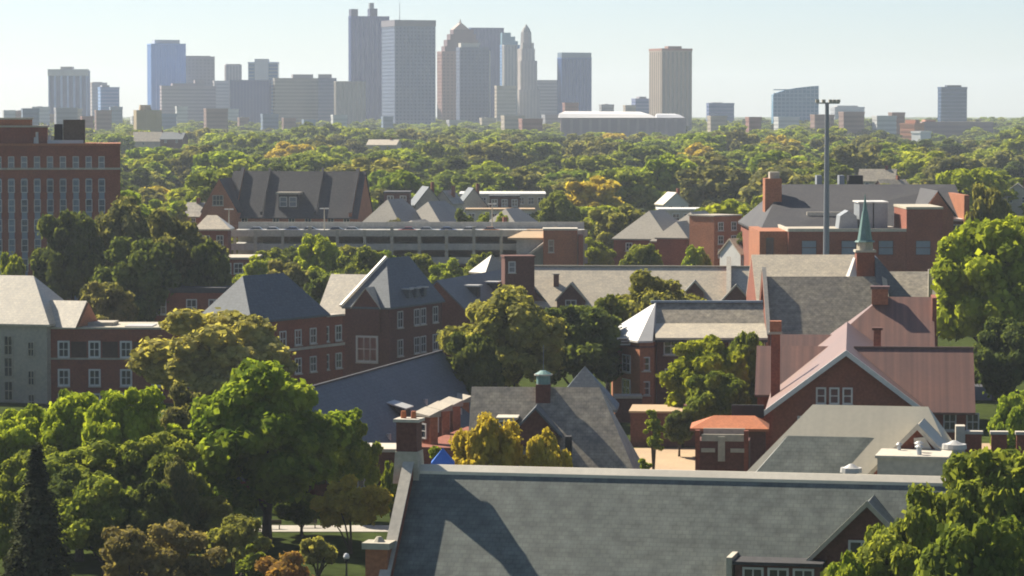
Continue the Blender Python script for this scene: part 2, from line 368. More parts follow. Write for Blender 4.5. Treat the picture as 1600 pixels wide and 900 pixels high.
def tree(label, px, ytop, wpx, D, col, i=0, kind='near', rot=None, name='tree', group=None):
    """place a tree so that its crown spans wpx photo pixels about px and its top stands at photo row ytop"""
    H = (Zy(ytop, D) - G(0, D)) * 1.04; Rr = wpx * D / F / 2
    return put_tree(name, label, 'tree', X(px, D), D, H, Rr, kind, i % 5, col, rnd.uniform(0, 6.28) if rot is None else rot, group)
def bush(label, px, ytop, wpx, D, col, seed, n=6000, leaf=.3, H=None, name='bush', cat='bush', z0=0.2):
    H = H or Zy(ytop, D) - G(0, D); Rr = wpx * D / F / 2
    L = make_lobes(Rr, z0, H, seed, 22); o = thing(name, label, cat, (X(px, D), D, G(0, D)))
    c = crown_mesh('foliage', L, n, leaf, seed, FM[col]); link('foliage', c, o)
    mb = MB()
    for k in range(5):
        q = L[k]; mb.tube([(0, 0, -.1), (q[0] * .5, q[1] * .5, q[2] * .6), (q[0], q[1], q[2])], [.12, .07, .03], 5)
    mb.build('stem', M['bark'], o); return o

# ------------------------------------------------------------------ ground
def ground():
    ys = [-120, 0, 100, 200, 300, 400, 500, 650, 800, 1000, 1300, 1700, 2200, 2800, 3400, 4000, 5000, 6500, 8500, 10500, 13000]
    xs = [-4200, -2500, -1500, -900, -500, -250, -100, 0, 100, 250, 500, 900, 1500, 2500, 4200]
    mb = MB(); mb.v = [(x, y, G(x, y)) for y in ys for x in xs]; n = len(xs)
    mb.f = [(j * n + i, j * n + i + 1, (j + 1) * n + i + 1, (j + 1) * n + i) for j in range(len(ys) - 1) for i in range(n - 1)]
    m = surf('grass_and_wood_ground', (.060, .078, .020), (.036, .048, .016), patch=.02, amt=.3, grain=.6, rough=1, spec=0)
    return tag(mb.build('ground', m), kind='structure')
ground()
def sheet(name, x0, x1, y0, y1, z, m, yaw=0):
    o = MB().hexa([(x0, y0, z - .12), (x1, y0, z - .12), (x1, y1, z - .12), (x0, y1, z - .12)], [(x0, y0, z), (x1, y0, z), (x1, y1, z), (x0, y1, z)]).build(name, m, None, (0, 0, 0), R(yaw))
    return tag(o, kind='structure')
sheet('path', -31, -12, 321, 326, .06, M['paving'])
sheet('path', -46, -9, 352, 360, .06, M['paving'])
sheet('courtyard', 11, 27, 370, 402, .08, M['tan'])
sheet('courtyard', 58, 74, 392, 408, .07, M['tan'])
sheet('road', 66, 74, 470, 640, .08, M['asphalt'])

# ------------------------------------------------------------------ haze
hz_mat = bpy.data.materials.new('haze_air'); hz_mat.use_nodes = True; hn = hz_mat.node_tree; hn.nodes.clear()
ho = hn.nodes.new('ShaderNodeOutputMaterial'); pv = hn.nodes.new('ShaderNodeVolumePrincipled'); hn.links.new(pv.outputs[0], ho.inputs['Volume'])
pv.inputs['Color'].default_value = (.79, .87, 1.0, 1); pv.inputs['Density'].default_value = HAZE_DENSITY; pv.inputs['Anisotropy'].default_value = .2
tag(MB().box(-4400, 4400, -170, 13300, -1.5, 212).build('haze', hz_mat), kind='stuff')

# ================================================================== FOREGROUND HALL (grid yaw -12)
P1 = at(640, 727, 260)
b = thing('campus_hall', 'long foreground hall with a grey slate roof crossed by a chimney shadow', 'building', (P1.x, P1.y, 0), -12)
zr = P1.z; tp = 1.02; L_ = 52
prof = lambda y: zr - tp * abs(y)
walls(b, .3, L_, -8.2, 8.2, 0, prof(8.2) - .35, M['brick'])
rf = roof_gable(b, .55, L_, -9, 9, prof(9), zr, 'x', m=M['slate'])
MB().extr([(-.60, zr - .36), (-.08, zr + .12), (.08, zr + .12), (.62, prof(.62) + .10), (.6, prof(.6) - .1), (0, zr - .1), (-.6, prof(.6) - .1)], .56, L_, 'x').build('ridge_cap', M['cream'], b)
rake_parapet(b, -.25, .55, [(-9.2, prof(9.2)), (0, zr), (9.2, prof(9.2))], 1.25, .16, M['brick'], M['stone'])
pr_ = MB().box(-1.5, .3, -8.6, -6.8, 0, 7.7).build('pier', M['brick_orange'], b)
MB().box(-1.75, .5, -8.8, -6.6, 7.703, 8.2).build('cap', M['stone_grey'], pr_)
MB().cyl(-.6, -7.7, 8.203, 8.6, .5, .2, 8).build('finial', M['stone_grey'], pr_)
ch = MB().hexa([(-1.15, -1.1, zr - 1.4), (1.05, -1.1, zr - 1.4), (1.05, 1.1, zr - 1.4), (-1.15, 1.1, zr - 1.4)],
               [(-.98, -.95, zr + 1.2), (.9, -.95, zr + 1.2), (.9, .95, zr + 1.2), (-.98, .95, zr + 1.2)]).build('chimney', M['stone_grey'], b)
MB().box(-.9, .82, -.88, .88, zr + 1.203, zr + 3.6).build('stack', M['brick_dark'], ch)
MB().box(-1.12, 1.04, -1.05, 1.05, zr + 3.603, zr + 3.85).build('cap', M['stone'], ch)
for k in (-.5, .35): MB().cyl(k, 0, zr + 3.853, zr + 4.45, .24, .2, 8).build('chimney_pot', M['terracotta'], ch)
# cross gable on the right
gx, gz, gw = 38.0, 12.15, 6.2
gwalls(b, gx - gw + .5, gx + gw - .5, -6.6, -2, 3, gz - gw * .98 + .25, gz - .35, 'y', M['brick_dark'], 'gable')
roof_gable(b, gx - gw, gx + gw, -6.9, -1.4, gz - gw * .98, gz, 'y', m=M['slate'], t=.32, name='gable_roof')
MB().extr([(gx - gw - .1, gz - gw * .98 - .05), (gx, gz + .22), (gx + gw + .1, gz - gw * .98 - .05), (gx + gw + .1, gz - gw * .98 - .5), (gx, gz - .25), (gx - gw - .1, gz - gw * .98 - .5)], -7.25, -6.85, 'y').build('coping', M['stone_grey'], b)
win(b, gx, -6.6, gz - 4.4, 'F', 2.6, 2.6, 3)
MB().box(28.0, 34.6, -8.6, -5.4, 4.0, 7.35).build('dormer', M['brick_dark'], b)
MB().box(27.8, 34.8, -8.9, -5.2, 7.353, 7.6).build('dormer_roof', M['slate_dark'], b)
for k in range(3): win(b, 29.4 + 1.95 * k, -8.6, 6.3, 'F', 1.3, 1.4, 2, sill=False)
MB().box(27.35, 27.78, -8.9, -5.3, 4.2, 7.9).build('coping', M['stone'], b)

# pale hipped roof behind it
Q = at(1270, 632, 300)
b = thing('pavilion', 'pale metal hipped roof with an inset dark slate panel behind the foreground ridge', 'building', (Q.x, Q.y, 0), -12)
z0 = Q.z; Lr = 10.8; run = 6.6; k = 1.07
roof_hip(b, -run, Lr + run * .62, -run, run, z0 - run * k, z0, run, run * .62, M['metal_pale'])
walls(b, -run + .5, Lr + run * .6 - .5, -run + .5, run - .5, 0, z0 - run * k - .29, M['brick'])
mb = MB(); sl_ = lambda x, y: (x, y, z0 - abs(y) * k + .05)
mb.hexa([(-2.6 + .0, -2.6, z0 - 2.6 * k - .1), (7.4, -2.6, z0 - 2.6 * k - .1), (3.4, -run + .15, z0 - (run - .15) * k - .1), (-run + .9, -run + .15, z0 - (run - .15) * k - .1)],
        [sl_(-2.0, -2.6), sl_(5.4, -2.6), sl_(1.9, -run + .15), sl_(-5.4, -run + .15)])
mb.build('slate_panel', M['slate'], b)
# its gable with pale coping and flat roof
gz = Zy(661, 291); gx = 10.6
gwalls(b, gx - 3.9, gx + 3.9, -9.4, -4.0, 2, gz - 4.1, gz - .2, 'y', M['brick'], 'gable')
roof_gable(b, gx - 4.5, gx + 4.5, -9.4, -2.0, gz - 4.6, gz, 'y', m=M['metal_pale'], name='gable_roof')
MB().extr([(gx - 4.7, gz - 4.7), (gx, gz + .2), (gx + 4.7, gz - 4.7), (gx + 4.7, gz - 5.2), (gx, gz - .38), (gx - 4.7, gz - 5.2)], -9.75, -9.38, 'y').build('coping', M['stone'], b)
MB().box(gx - 3.0, gx + 3.1, -15.8, -9.76, 0, gz - 2.35).build('wall', M['stone'], b)
MB().box(gx - 3.2, gx + 3.3, -16, -9.755, gz - 2.347, gz - 2.1).build('flat_roof', M['stone'], b)
for vx, vy, r_, h_ in ((gx + .4, -12.5, .32, .8), (gx - 1.5, -11, .22, .5), (gx + .6, -14.5, .3, .7)):
    v_ = MB().cyl(vx, vy, gz - 2.097, gz - 2.1 + h_, r_ * .7).build('roof_vent', M['steel'], b)
    MB().cyl(vx, vy, gz - 2.1 + h_ + .003, gz - 1.9 + h_, r_ * 1.4, r_ * .6).build('cap', M['metal_white'], v_)
MB().hexa([(gx - .2, -9.85, gz - 2.05), (gx + 1.3, -9.85, gz - 2.05), (gx + 1.3, -9.78, gz - 2.05), (gx - .2, -9.78, gz - 2.05)], [(gx - .3, -9.85, gz - 1.1), (gx + .7, -9.85, gz - 1.0), (gx + .7, -9.78, gz - 1.0), (gx - .3, -9.78, gz - 1.1)]).build('sun_patch', M['stone'], b)  # pale slanted plate paints a patch of sunlight on the gable
walls(b, Lr + run * .62 - .4, Lr + run * .62 + 3.4, -8, -4, 0, 8.4, M['brick_dark'])

def roof_fan(label, px, py, D, r):
    p = at(px, py, D); o = thing('roof_ventilator', label, 'roof vent', p)
    MB().cyl(0, 0, -.5, 0, r * .55).build('base', M['steel'], o)
    MB().cyl(0, 0, .003, .42, r, r * .95, 14).build('housing', M['metal_white'], o)
    MB().cyl(0, 0, .423, .75, r * .7, r * .15, 14).build('dome', M['metal_white'], o)
roof_fan('white round roof ventilator at the foot of the dark slate panel', 1330, 738, 283, 1.0)
roof_fan('white round roof ventilator beside the crenellated wall', 1491, 701, 288, 1.15)
walls_ = None
# crenellated wall
p = at(1508, 690, 300)
b = thing('crenellated_wall', 'brick wall with stone capped battlements at the right edge', 'wall', (p.x, p.y, 0), -6)
walls(b, 0, 12, 0, .8, 0, p.z - 1.2, M['brick_dark'])
for k in range(5):
    x = .1 + k * 2.35; o = MB().box(x, x + 1.45, 0.02, .78, p.z - 1.197, p.z + .7).build('merlon', M['brick'], b)
    MB().box(x - .12, x + 1.57, -.12, .92, p.z + .703, p.z + .98).build('cap', M['stone'], o)
MB().box(-.9, -.02, -.5, 1.2, 0, p.z + 1.5).build('pier', M['stone'], b)

# small stone and brick turret
p = at(1088, 680, 322)
b = thing('turret', 'squat brick turret with pale stone bands in front of the orange tiled roof', 'turret', (p.x, p.y, 0), -6)
W = 5.3; walls(b, 0, W, 0, 4.5, 0, p.z - .6, M['brick_dark'])
for x, y in ((-.1, -.15), (W - .5, -.15)): MB().box(x, x + .45, y, y + .7, 0, p.z + .5).build('corner_pier', M['brick'], b)
MB().box(2.2, 2.9, -.35, -.003, p.z - 2.6, p.z - .1).build('buttress', M['stone_grey'], b)
for x in (.15, 3.1): MB().box(x + .35, x + 1.75, -.22, -.003, p.z - 1.7, p.z - 1.3).build('stone_band', M['stone_grey'], b)
MB().box(.52, W - .52, .0, .3, p.z - .597, p.z + .1).build('parapet', M['stone_grey'], b)
MB().box(.52, W - .52, 4.2, 4.5, p.z - .597, p.z + .3).build('parapet', M['stone_grey'], b)

p = at(1081, 669, 348)
b = thing('tiled_pavilion', 'low pavilion under an orange clay tile hipped roof', 'building', (p.x, p.y, 0), -5)
W = 8.4; roof_hip(b, -.2, W, -.3, 6.3, p.z, p.z + 1.15, 2.6, 1.6, M['terracotta']); walls(b, .4, W - .4, .4, 5.8, 0, p.z - .29, M['brick_dark'])
MB().box(4.2, 7.8, 6.4, 6.9, p.z + .6, p.z + 2.0).build('skylight', M['black'], b)

# ================================================================== RED METAL ROOFED HALL
A = at(1322, 547, 375)
b = thing('red_roof_hall', 'brick hall with red standing seam metal roofs and a white trimmed front gable', 'building', (A.x, A.y, 0), -6.1)
s = .75; za = A.z; hwL = 9.4; hwR = 9.4
roof_gable(b, -hwL, hwR, -.6, 52, za - s * hwL, za, 'y', m=M['metal_red'], t=.3, name='nave_roof')
gwalls(b, -hwL + .7, hwR - .7, .2, 51, 0, za - s * (hwL - .7) - .35, za - .35, 'y', M['brick'])
MB().extr([(-hwL - .15, za - s * hwL - .08), (0, za + .06), (hwR + .15, za - s * hwR - .08), (hwR + .15, za - s * hwR - .75), (0, za - .62), (-hwL - .15, za - s * hwL - .75)], -.95, -.62, 'y').build('bargeboard', M['white'], b)
for k in (-1, 0, 1): win(b, -1.35 + k * 1.55, .2, Zy(619, 375), 'F', .8, 1.6, 1, fw=.2, frame='white')
for k in (-3.4, 3.2): win(b, k - 1.6, .2, Zy(663, 375), 'F', 1.0, 1.5, 2)
wz = Zy(543, 388)
gabled(b, 1.0, 15.0, 5.5, 21, 0, wz - s * 8.4, wz, 'x', M['brick'], M['metal_red'], over=.9)
for k in range(5): win(b, 4.2 + 2.7 * k, 5.5, wz - s * 8.4 - 1.9, 'F', 1.2, 1.8, 2)
MB().box(.9, 15.4, 13.1, 13.4, wz - .02, wz + .18).build('ridge_cap', M['metal_red'], b)
hz = Zy(463, 437)
hx = X(1378, 437) - A.x - 6.6
roof_hip(b, hx - 11, hx + 7.0, 50, 74, hz - 9, hz, 11, .0, M['metal_red'], 'roof')
walls(b, hx - 10.3, hx + 6.8, 50.6, 73.4, 0, hz - 9.3, M['brick'])
MB().box(hx + 6.7, hx + 7.3, 58, 66, 0, hz + .1).build('gable', M['brick'], b)
c_ = MB().box(hx - 1.4, hx + .8, 60.2, 62, hz - 1, hz + 1.1).build('chimney', M['brick_orange'], b); MB().box(hx - 1.6, hx + 1, 60, 62.2, hz + 1.103, hz + 1.5).build('cap', M['metal_red'], c_)
c_ = MB().box(3.3, 4.2, 15.2, 16.2, wz - 3, wz + 2.0).build('chimney', M['brick'], b); MB().box(3.1, 4.4, 15.0, 16.4, wz + 2.003, wz + 2.3).build('cap', M['brick_dark'], c_)
lz = Zy(541, 405); o3 = 3.2; o5 = 5.1
gabled(b, X(1187, 405) - A.x - o3, X(1300, 405) - A.x - o3, 23, 37, 0, lz - s * 7, lz, 'x', M['brick'], M['metal_red'], over=.5)
lz2 = Zy(522, 424)
gabled(b, X(1222, 424) - A.x - o5, X(1300, 424) - A.x - o5, 42, 54, 0, lz2 - s * 6, lz2, 'x', M['brick'], M['metal_red'], over=.4)
cx = X(1213, 388) - A.x - 1.4; cz = Zy(502, 388)
c_ = MB().box(cx - .55, cx + .55, 12.4, 13.6, 3, cz - 1.6).build('chimney', M['brick'], b)
MB().box(cx - .8, cx + .8, 12.1, 13.9, cz - 1.597, cz - 1.3).build('corbel', M['stone_grey'], c_); MB().box(cx - .7, cx + .7, 12.2, 13.8, cz - 1.297, cz).build('stack', M['brick_orange'], c_)

# ================================================================== SLATE-ROOFED CHAPEL WITH SPIRE
A = at(1190, 432, 480)
b = thing('chapel', 'grey slate roofed chapel with a thin green copper spire on a brick turret', 'church', (A.x, A.y, 0), 0)
za = A.z; W = X(1378, 480) - A.x
gabled(b, 0.6, W, -9.5, 9.5, 0, za - 9.3, za, 'x', M['brick'], M['slate_brown'], over=.6, end=0)
rake_parapet(b, .1, .6, [(-9.6, za - 9.4), (0, za), (9.6, za - 9.4)], 1.3, .15, M['brick'], M['stone'])
rake_parapet(b, W, W + .6, [(-9.6, za - 9.4), (0, za), (9.6, za - 9.4)], .5, .2, M['brick'], M['stone'])
nz = Zy(398, 496)
gabled(b, -.3, X(1337, 496) - A.x, 6, 27, 0, nz - 6.4, nz, 'x', M['brick'], M['slate_pale'], over=.6, end=0)  # paler slate paints in the extra sun of the shallower pitch
tx = X(1349, 484) - A.x; tz = Zy(393, 484)
t_ = MB().box(tx - 1.35, tx + 1.35, .8, 3.5, za - 3, tz).build('turret', M['brick'], b)
MB().box(tx - 1.55, tx + 1.55, .6, 3.7, tz + .003, tz + .35).build('cornice', M['stone'], t_)
MB().cyl(tx, 2.15, tz + .353, tz + 1.5, 1.25, 1.2, 8).build('belfry', M['stone_grey'], t_)
MB().cyl(tx, 2.15, tz + 1.503, tz + 1.75, 1.55, 1.4, 8).build('belfry_cornice', M['copper'], t_)
s_ = MB(); s_.cyl(tx, 2.15, tz + 1.753, Zy(330, 484), 1.15, .42, 8); s_.build('spire', M['copper'], t_)
MB().cyl(tx, 2.15, Zy(330, 484) + .003, Zy(303, 484), .36, .04, 8).build('spire_tip', M['copper'], t_)
MB().hexa([(tx - 2.6, .5, nz - 3), (tx - 1.36, .5, nz - 3), (tx - 1.36, 5, nz - 3), (tx - 2.6, 5, nz - 3)], [(tx - 1.45, 2, nz + .1), (tx - 1.37, 2, nz + .1), (tx - 1.37, 5, nz + .1), (tx - 1.45, 5, nz + .1)]).build('flashing', M['metal_white'], b)
# transept roof falling to the right
t2 = MB(); a0 = (tx + 1.4, 1.0, Zy(404, 482)); 
t2.hexa([(tx + 1.4, 8, za - 8), (tx + 7.2, 3.5, za - 8), (tx + 8.6, 10, za - 8), (tx + 2, 14, za - 8)], [(tx + 1.4, 1.0, Zy(402, 482)), (tx + 1.9, .8, Zy(404, 482)), (tx + 2.4, 10, Zy(402, 482)), (tx + 1.6, 12, Zy(402, 482))])
t2.v[0] = (tx + 1.4, -3.5, za - 6.0); t2.v[1] = (tx + 7.4, -4.5, za - 4.2)
t2.build('transept_roof', M['slate_blue'], b)
gabled(b, tx + 3.2, X(1458, 490) - A.x, 4, 20, 0, Zy(470, 484), Zy(424, 492), 'x', M['brick'], M['slate_brown'], end=0)
MB().box(X(1449, 484) - A.x, X(1455, 484) - A.x, 2.5, 3.1, 4, Zy(420, 484)).build('downpipe', M['stone'], b)

# ================================================================== BUILDING WITH THE BRIGHT HIP
A = at(1020, 473, 450)
b = thing('brick_house', 'brick house with a gleaming white hipped corner and a pale two-pitch roof', 'building', (A.x, A.y, 0), 0)
W = X(1192, 450) - A.x
e1 = Zy(528, 441); e2 = Zy(506, 446); rz = A.z
mb = MB().extr([(-9, e1), (-3.8, e2), (0, rz), (3.8, e2), (9, e1), (9, e1 - .3), (-9, e1 - .3)], 0, W, 'x')
mb.build('roof', M['slate_brown'], b)
mb = MB().extr([(-9.15, e1 + .02), (-3.9, e2 + .06), (-3.9, e2 - .1), (-9.15, e1 - .25)], 0, W, 'x'); mb.build('roof_skirt', M['slate_pale'], b)  # paler skirt puts the stronger sun on its low pitch into colour
MB().box(-.3, W, -.35, .35, rz + .003, rz + .3).build('ridge_cap', M['bluegrey_paint'], b)
walls(b, .2, W, -7.6, 7.6, 0, e1 - .45, M['brick_dark'])
MB().box(.0, W, -9.0, -7.7, e1 - .6, e1 - .303).build('soffit', M['tar'], b)
pl = [(X(958, 449.5) - A.x, -.6), (X(1000, 440) - A.x, -10), (X(1021, 441) - A.x, -9.3), (2.2, 5), (-2.5, 8), (X(958, 449) - A.x, 6)]
MB().prism(pl, 0, e1 - .6).build('corner_bay', M['brick_orange'], b)  # sunlit bay in lighter brick, shaded front in dark: light put into colour
ex = [(x + (x - 0) * .1 - .1, y * 1.05) for x, y in pl]
mb = MB(); n_ = len(ex); mb.v = [(x, y, e1 - .35) for x, y in ex] + [(x, y, e1 - .597) for x, y in ex] + [(.4, -.4, rz + .1)]
mb.f = [(i, (i + 1) % n_, 2 * n_) for i in range(n_)] + [(i, i + n_, (i + 1) % n_ + n_, (i + 1) % n_) for i in range(n_)] + [tuple(range(n_, 2 * n_))[::-1]]
mb.build('bay_roof', M['metal_white'], b)  # white metal stands in for the sun glare on this hip
def win_on(b, p, q, t, z, w, h, lights=2, **k):
    """a window on the wall between plan points p and q"""
    x = p[0] + (q[0] - p[0]) * t; y = p[1] + (q[1] - p[1]) * t; o = win(b, x, y, z, 'F', w, h, lights, **k)
    o.rotation_euler[2] = math.atan2(q[1] - p[1], q[0] - p[0]); return o
for zz in (568, 606): win_on(b, pl[0], pl[1], .52, Zy(zz, 444), 2.6, 2.1, 2, frame='white')
for zz in (568, 606): win(b, X(1010, 440.6) - A.x, -9.66, Zy(zz, 441), 'F', .7, 1.6, 1)
for zz in (535,): win(b, X(985, 443) - A.x - .9, -6.9, Zy(zz, 441), 'F', 1.5, .7, 1, sill=False)
MB().prism([(x * 1.02, y * 1.02) for x, y in pl], Zy(543, 441), Zy(540, 441)).build('string_course', M['brick_dark'], b)
for k in range(5): win(b, 2.2 + 3 * k, -7.6, Zy(541, 442), 'F', 1.7, 2.1, 2)
for k in range(5): win(b, 2.2 + 3 * k, -7.6, Zy(588, 442), 'F', 1.4, 1.8, 2)
MB().box(X(962, 438) - A.x, X(1003, 438) - A.x, -13.5, -10.1, 0, Zy(622, 437)).build('porch', M['brick_dark'], b)
MB().box(X(960, 437) - A.x, X(1004, 437) - A.x, -13.8, -10.05, Zy(622, 437) + .003, Zy(618, 437)).build('porch_roof', M['stone'], b)
p = at(985, 645, 404)
b = thing('garden_annexe', 'low flat tan roofed annexe below the gleaming corner', 'building', (p.x, p.y, 0), -5)
walls(b, 0, 6.4, 0, 9, 0, p.z, M['brick_dark']); MB().box(-.2, 6.6, -.2, 9.2, p.z + .003, p.z + .25).build('flat_roof', M['tan'], b)
walls(b, 6.7, 9.5, 1, 9, 0, p.z + .9, M['brick_dark'])

# ================================================================== SMALL HOUSE WITH CUPOLA
A = at(737, 604, 330)
b = thing('cupola_house', 'steep brown slate roofed house with a green copper cupola', 'building', (A.x, A.y, 0), -4)
za = A.z; W = X(937, 330) - A.x; k = 1.12; run = 9.0
roof_hip(b, 0, W + 4.9, -run, run, za - run * k, za, 0, 4.9, M['slate_brown'])
walls(b, .5, W + 4.3, -run + .7, run - .7, 0, za - run * k - .3, M['brick'])
MB().extr([(-run + .7, za - run * k - .2), (0, za - .4), (run - .7, za - run * k - .2)], .05, .5, 'x').build('gable', M['brick'], b)
cx = X(850, 329) - A.x
cu = MB().box(cx - .75, cx + .75, -1.4, .2, za - 2, za + .35).build('cupola', M['brick_dark'], b)
MB().cyl(cx, -.6, za + .353, za + 1.25, .72, .72, 8).build('lantern', M['copper'], cu)
MB().cyl(cx, -.6, za + 1.253, za + 1.4, .95, .95, 12).build('cornice', M['stone'], cu)
MB().cyl(cx, -.6, za + 1.403, za + 1.75, .9, .3, 12).build('cap', M['copper'], cu)
MB().cyl(cx, -.6, za + 1.753, za + 4.4, .03, .02, 5).build('lightning_rod', M['steel'], cu)
# small side gable, window strip, ridge behind
dx = X(843, 326) - A.x; dz = Zy(634, 325)
gwalls(b, dx - 2.2, dx + 2.2, -5.9, -2.4, dz - 4, dz - 2.6, dz - .3, 'y', M['brick_dark'], 'dormer')
roof_gable(b, dx - 2.7, dx + 2.7, -6.1, -1.8, dz - 2.9, dz, 'y', m=M['slate_blue'], name='dormer_roof')
wx = X(798, 325) - A.x; wz_ = Zy(654, 325)
d_ = MB().box(wx - .9, wx + .9, -5.5, -3, wz_ - 1.5, wz_).build('dormer', M['brick'], b); MB().box(wx - 1.1, wx + 1.1, -5.7, -2.5, wz_ + .003, wz_ + .2).build('dormer_roof', M['stone'], b)
win(b, wx, -5.5, wz_ - .6, 'F', 1.4, .7, 2, sill=False)
c_ = MB().box(X(893, 320) - A.x, X(903, 320) - A.x, -8.6, -7, 2, Zy(682, 321)).build('chimney', M['black'], b)
bx = X(898, 346) - A.x; bz = Zy(571, 346)
roof_hip(b, bx - 3.6, bx + 3.6, 12.4, 20, bz - 4.4, bz, 3.6, 3.6, M['slate_blue'], 'back_roof'); walls(b, bx - 3, bx + 3, 13, 19.4, 0, bz - 4.7, M['brick'])

# ================================================================== DARK DIAGONAL ROOF
A = at(503, 600, 368); Bq = at(690, 548, 420)
yaw = math.degrees(math.atan2(Bq.y - A.y, Bq.x - A.x)); Lr = (Bq - A).length
b = thing('long_wing', 'long shaded blue-grey slate roof running diagonally away behind the brick chimney', 'building', (A.x, A.y, 0), yaw)
za = (A.z + Bq.z) / 2; run = 7.6
# local -y is to the right of the ridge as seen from the camera
mb = MB(); t = .3; zd = za - 8.6
mb.v = [(-22, 0, za), (Lr, 0, za), (Lr + 2.0, -run, zd), (-22, -run, zd), (Lr + 2, run, zd), (-22, run, zd), (-22, -run, zd - t), (Lr + 2, -run, zd - t), (Lr + 2, run, zd - t), (-22, run, zd - t)]
mb.f = [(0, 1, 2, 3), (0, 5, 4, 1), (1, 4, 2), (0, 3, 5), (3, 2, 7, 6), (2, 4, 8, 7), (4, 5, 9, 8), (5, 3, 6, 9), (6, 7, 8, 9)]
mb.build('roof', M['slate_blue'], b)
walls(b, -21.5, Lr + 1.3, -run + .6, run - .6, 0, zd - .29, M['brick'])
MB().box(-22, Lr, -.2, .2, za - .05, za + .12).build('ridge_cap', M['slate_dark'], b)
for (u, v, w) in ((18, -3.6, 1.5),):
    z = za + v * 8.6 / run
    d_ = MB().extr([(v - 1.6, z - 1.4), (v - 1.5, z - .2), (v + .2, z + .35)], u - w, u + w, 'x').build('dormer', M['slate_dark'], b)
    MB().extr([(v - 1.9, z - .25), (v + .5, z + .45), (v + .5, z + .6), (v - 1.9, z - .1)], u - w - .3, u + w + .3, 'x').build('dormer_roof', M['metal_white'], d_)
for u, v in ((30, -4.2), (7, -6), (40, -6), (14, -8)):
    z = za + v * 8.6 / run; MB().cyl(u, v, z - .3, z + .5, .28).build('roof_vent', M['metal_white'], b)
walls(b, 4, 34, -run - 7.0, -run - 2.2, 0, 3.6, M['brick'])
# stepped row of small lit bays beyond the chimney
r0_ = at(672, 660, 372); ya = R(35)
b = thing('stepped_annexe', 'row of four small orange brick bays with pale tops right of the brick chimney', 'building', (r0_.x, r0_.y, 0), 35)
for px_, top, D in ((672, 640, 372), (691, 631, 384), (708, 624, 396), (722, 618, 408)):
    q_ = at(px_, top, D); dx_, dy_ = q_.x - r0_.x, q_.y - r0_.y
    lx, ly = dx_ * math.cos(ya) + dy_ * math.sin(ya), -dx_ * math.sin(ya) + dy_ * math.cos(ya)
    w_ = MB().box(lx, lx + 1.1, ly, ly + 2.7, 0, q_.z - .9).build('bay', M['brick_orange'], b)
    MB().hexa([(lx - .3, ly - .3, q_.z - .897), (lx + 1.3, ly - .3, q_.z - .897), (lx + 1.3, ly + 2.9, q_.z - .897), (lx - .3, ly + 2.9, q_.z - .897)],
              [(lx - .3, ly - .3, q_.z - .7), (lx + 1.3, ly - .3, q_.z - .1), (lx + 1.3, ly + 2.9, q_.z + .1), (lx - .3, ly + 2.9, q_.z - .5)]).build('bay_roof', M['flat'], w_)
    win(b, lx, ly + 1.35, q_.z - 2.6, 'L', 1.0, 1.5, 1, sill=False)
b2 = None

# low brick porch behind the near trees
p = at(492, 694, 345)
b = thing('low_brick_building', 'low shaded brick building with a flat roof left of the tall chimney', 'building', (p.x, p.y, 0), -4)
walls(b, 0, 9.8, 0, 6, 0, Zy(694, 345) - .8, M['brick_dark']); MB().box(3.4, 10.0, -.25, 6.2, Zy(694, 345) - .797, Zy(694, 345) - .45).build('flat_roof', M['stone'], b)
walls(b, -6.0, 2.6, 2, 9, 0, Zy(694, 345) + .9, M['brick']); MB().box(-6.2, 2.8, 1.8, 9.2, Zy(694, 345) + .903, Zy(694, 345) + 1.1).build('flat_roof', M['tar'], b)
MB().box(6.2, 7.5, -.06, -.003, 0, 2.3).build('door', M['black'], b); win(b, 2.4, 0, 2.6, 'F', 1.2, 1.6, 2); win(b, 4.7, 0, 2.6, 'F', 1.2, 1.6, 2)
p = at(692, 726, 275)
o = thing('canopy_tent', 'small bright blue pointed canopy just behind the slate ridge', 'canopy', (p.x, p.y, 0))
mb = MB(); zb = p.z + .2
mb.v = [(-1, -1, zb), (1, -1, zb), (1, 1, zb), (-1, 1, zb), (0, 0, zb + 1.25), (-1, -1, zb - .3), (1, -1, zb - .3), (1, 1, zb - .3), (-1, 1, zb - .3)]
mb.f = [(0, 1, 4), (1, 2, 4), (2, 3, 4), (3, 0, 4), (0, 5, 6, 1), (1, 6, 7, 2), (2, 7, 8, 3), (3, 8, 5, 0)]
mb.build('canopy', M['blue'], o)
for x, y in ((-.9, -.9), (.9, -.9), (.9, .9), (-.9, .9)): MB().cyl(x, y, 0, zb, .06, n=6).build('leg', M['steel'], o)

# ================================================================== LEFT SIDE DORMITORIES (grid yaw 72 / -18)
def house72(label, px, py, D, Lr, W, rise, hl, hr, mroof, mwall, yaw=72, name='dormitory', cat='building', extra=0, group=None):
    """hip roofed block whose near right eave corner is at the given pixel; local x runs away from the camera, local y to the left"""
    A = at(px, py, D); g = G(A.x, A.y)
    b = thing(name, label, cat, (A.x, A.y, g), yaw, group); ze = A.z - g; L = hl + Lr + hr
    roof_hip(b, 0, L, 0, W, ze, ze + rise, hl, hr, mroof)
    walls(b, .4, L - .4 + extra, .4, W - .4, 0, ze - .3, mwall)
    return b, ze, L
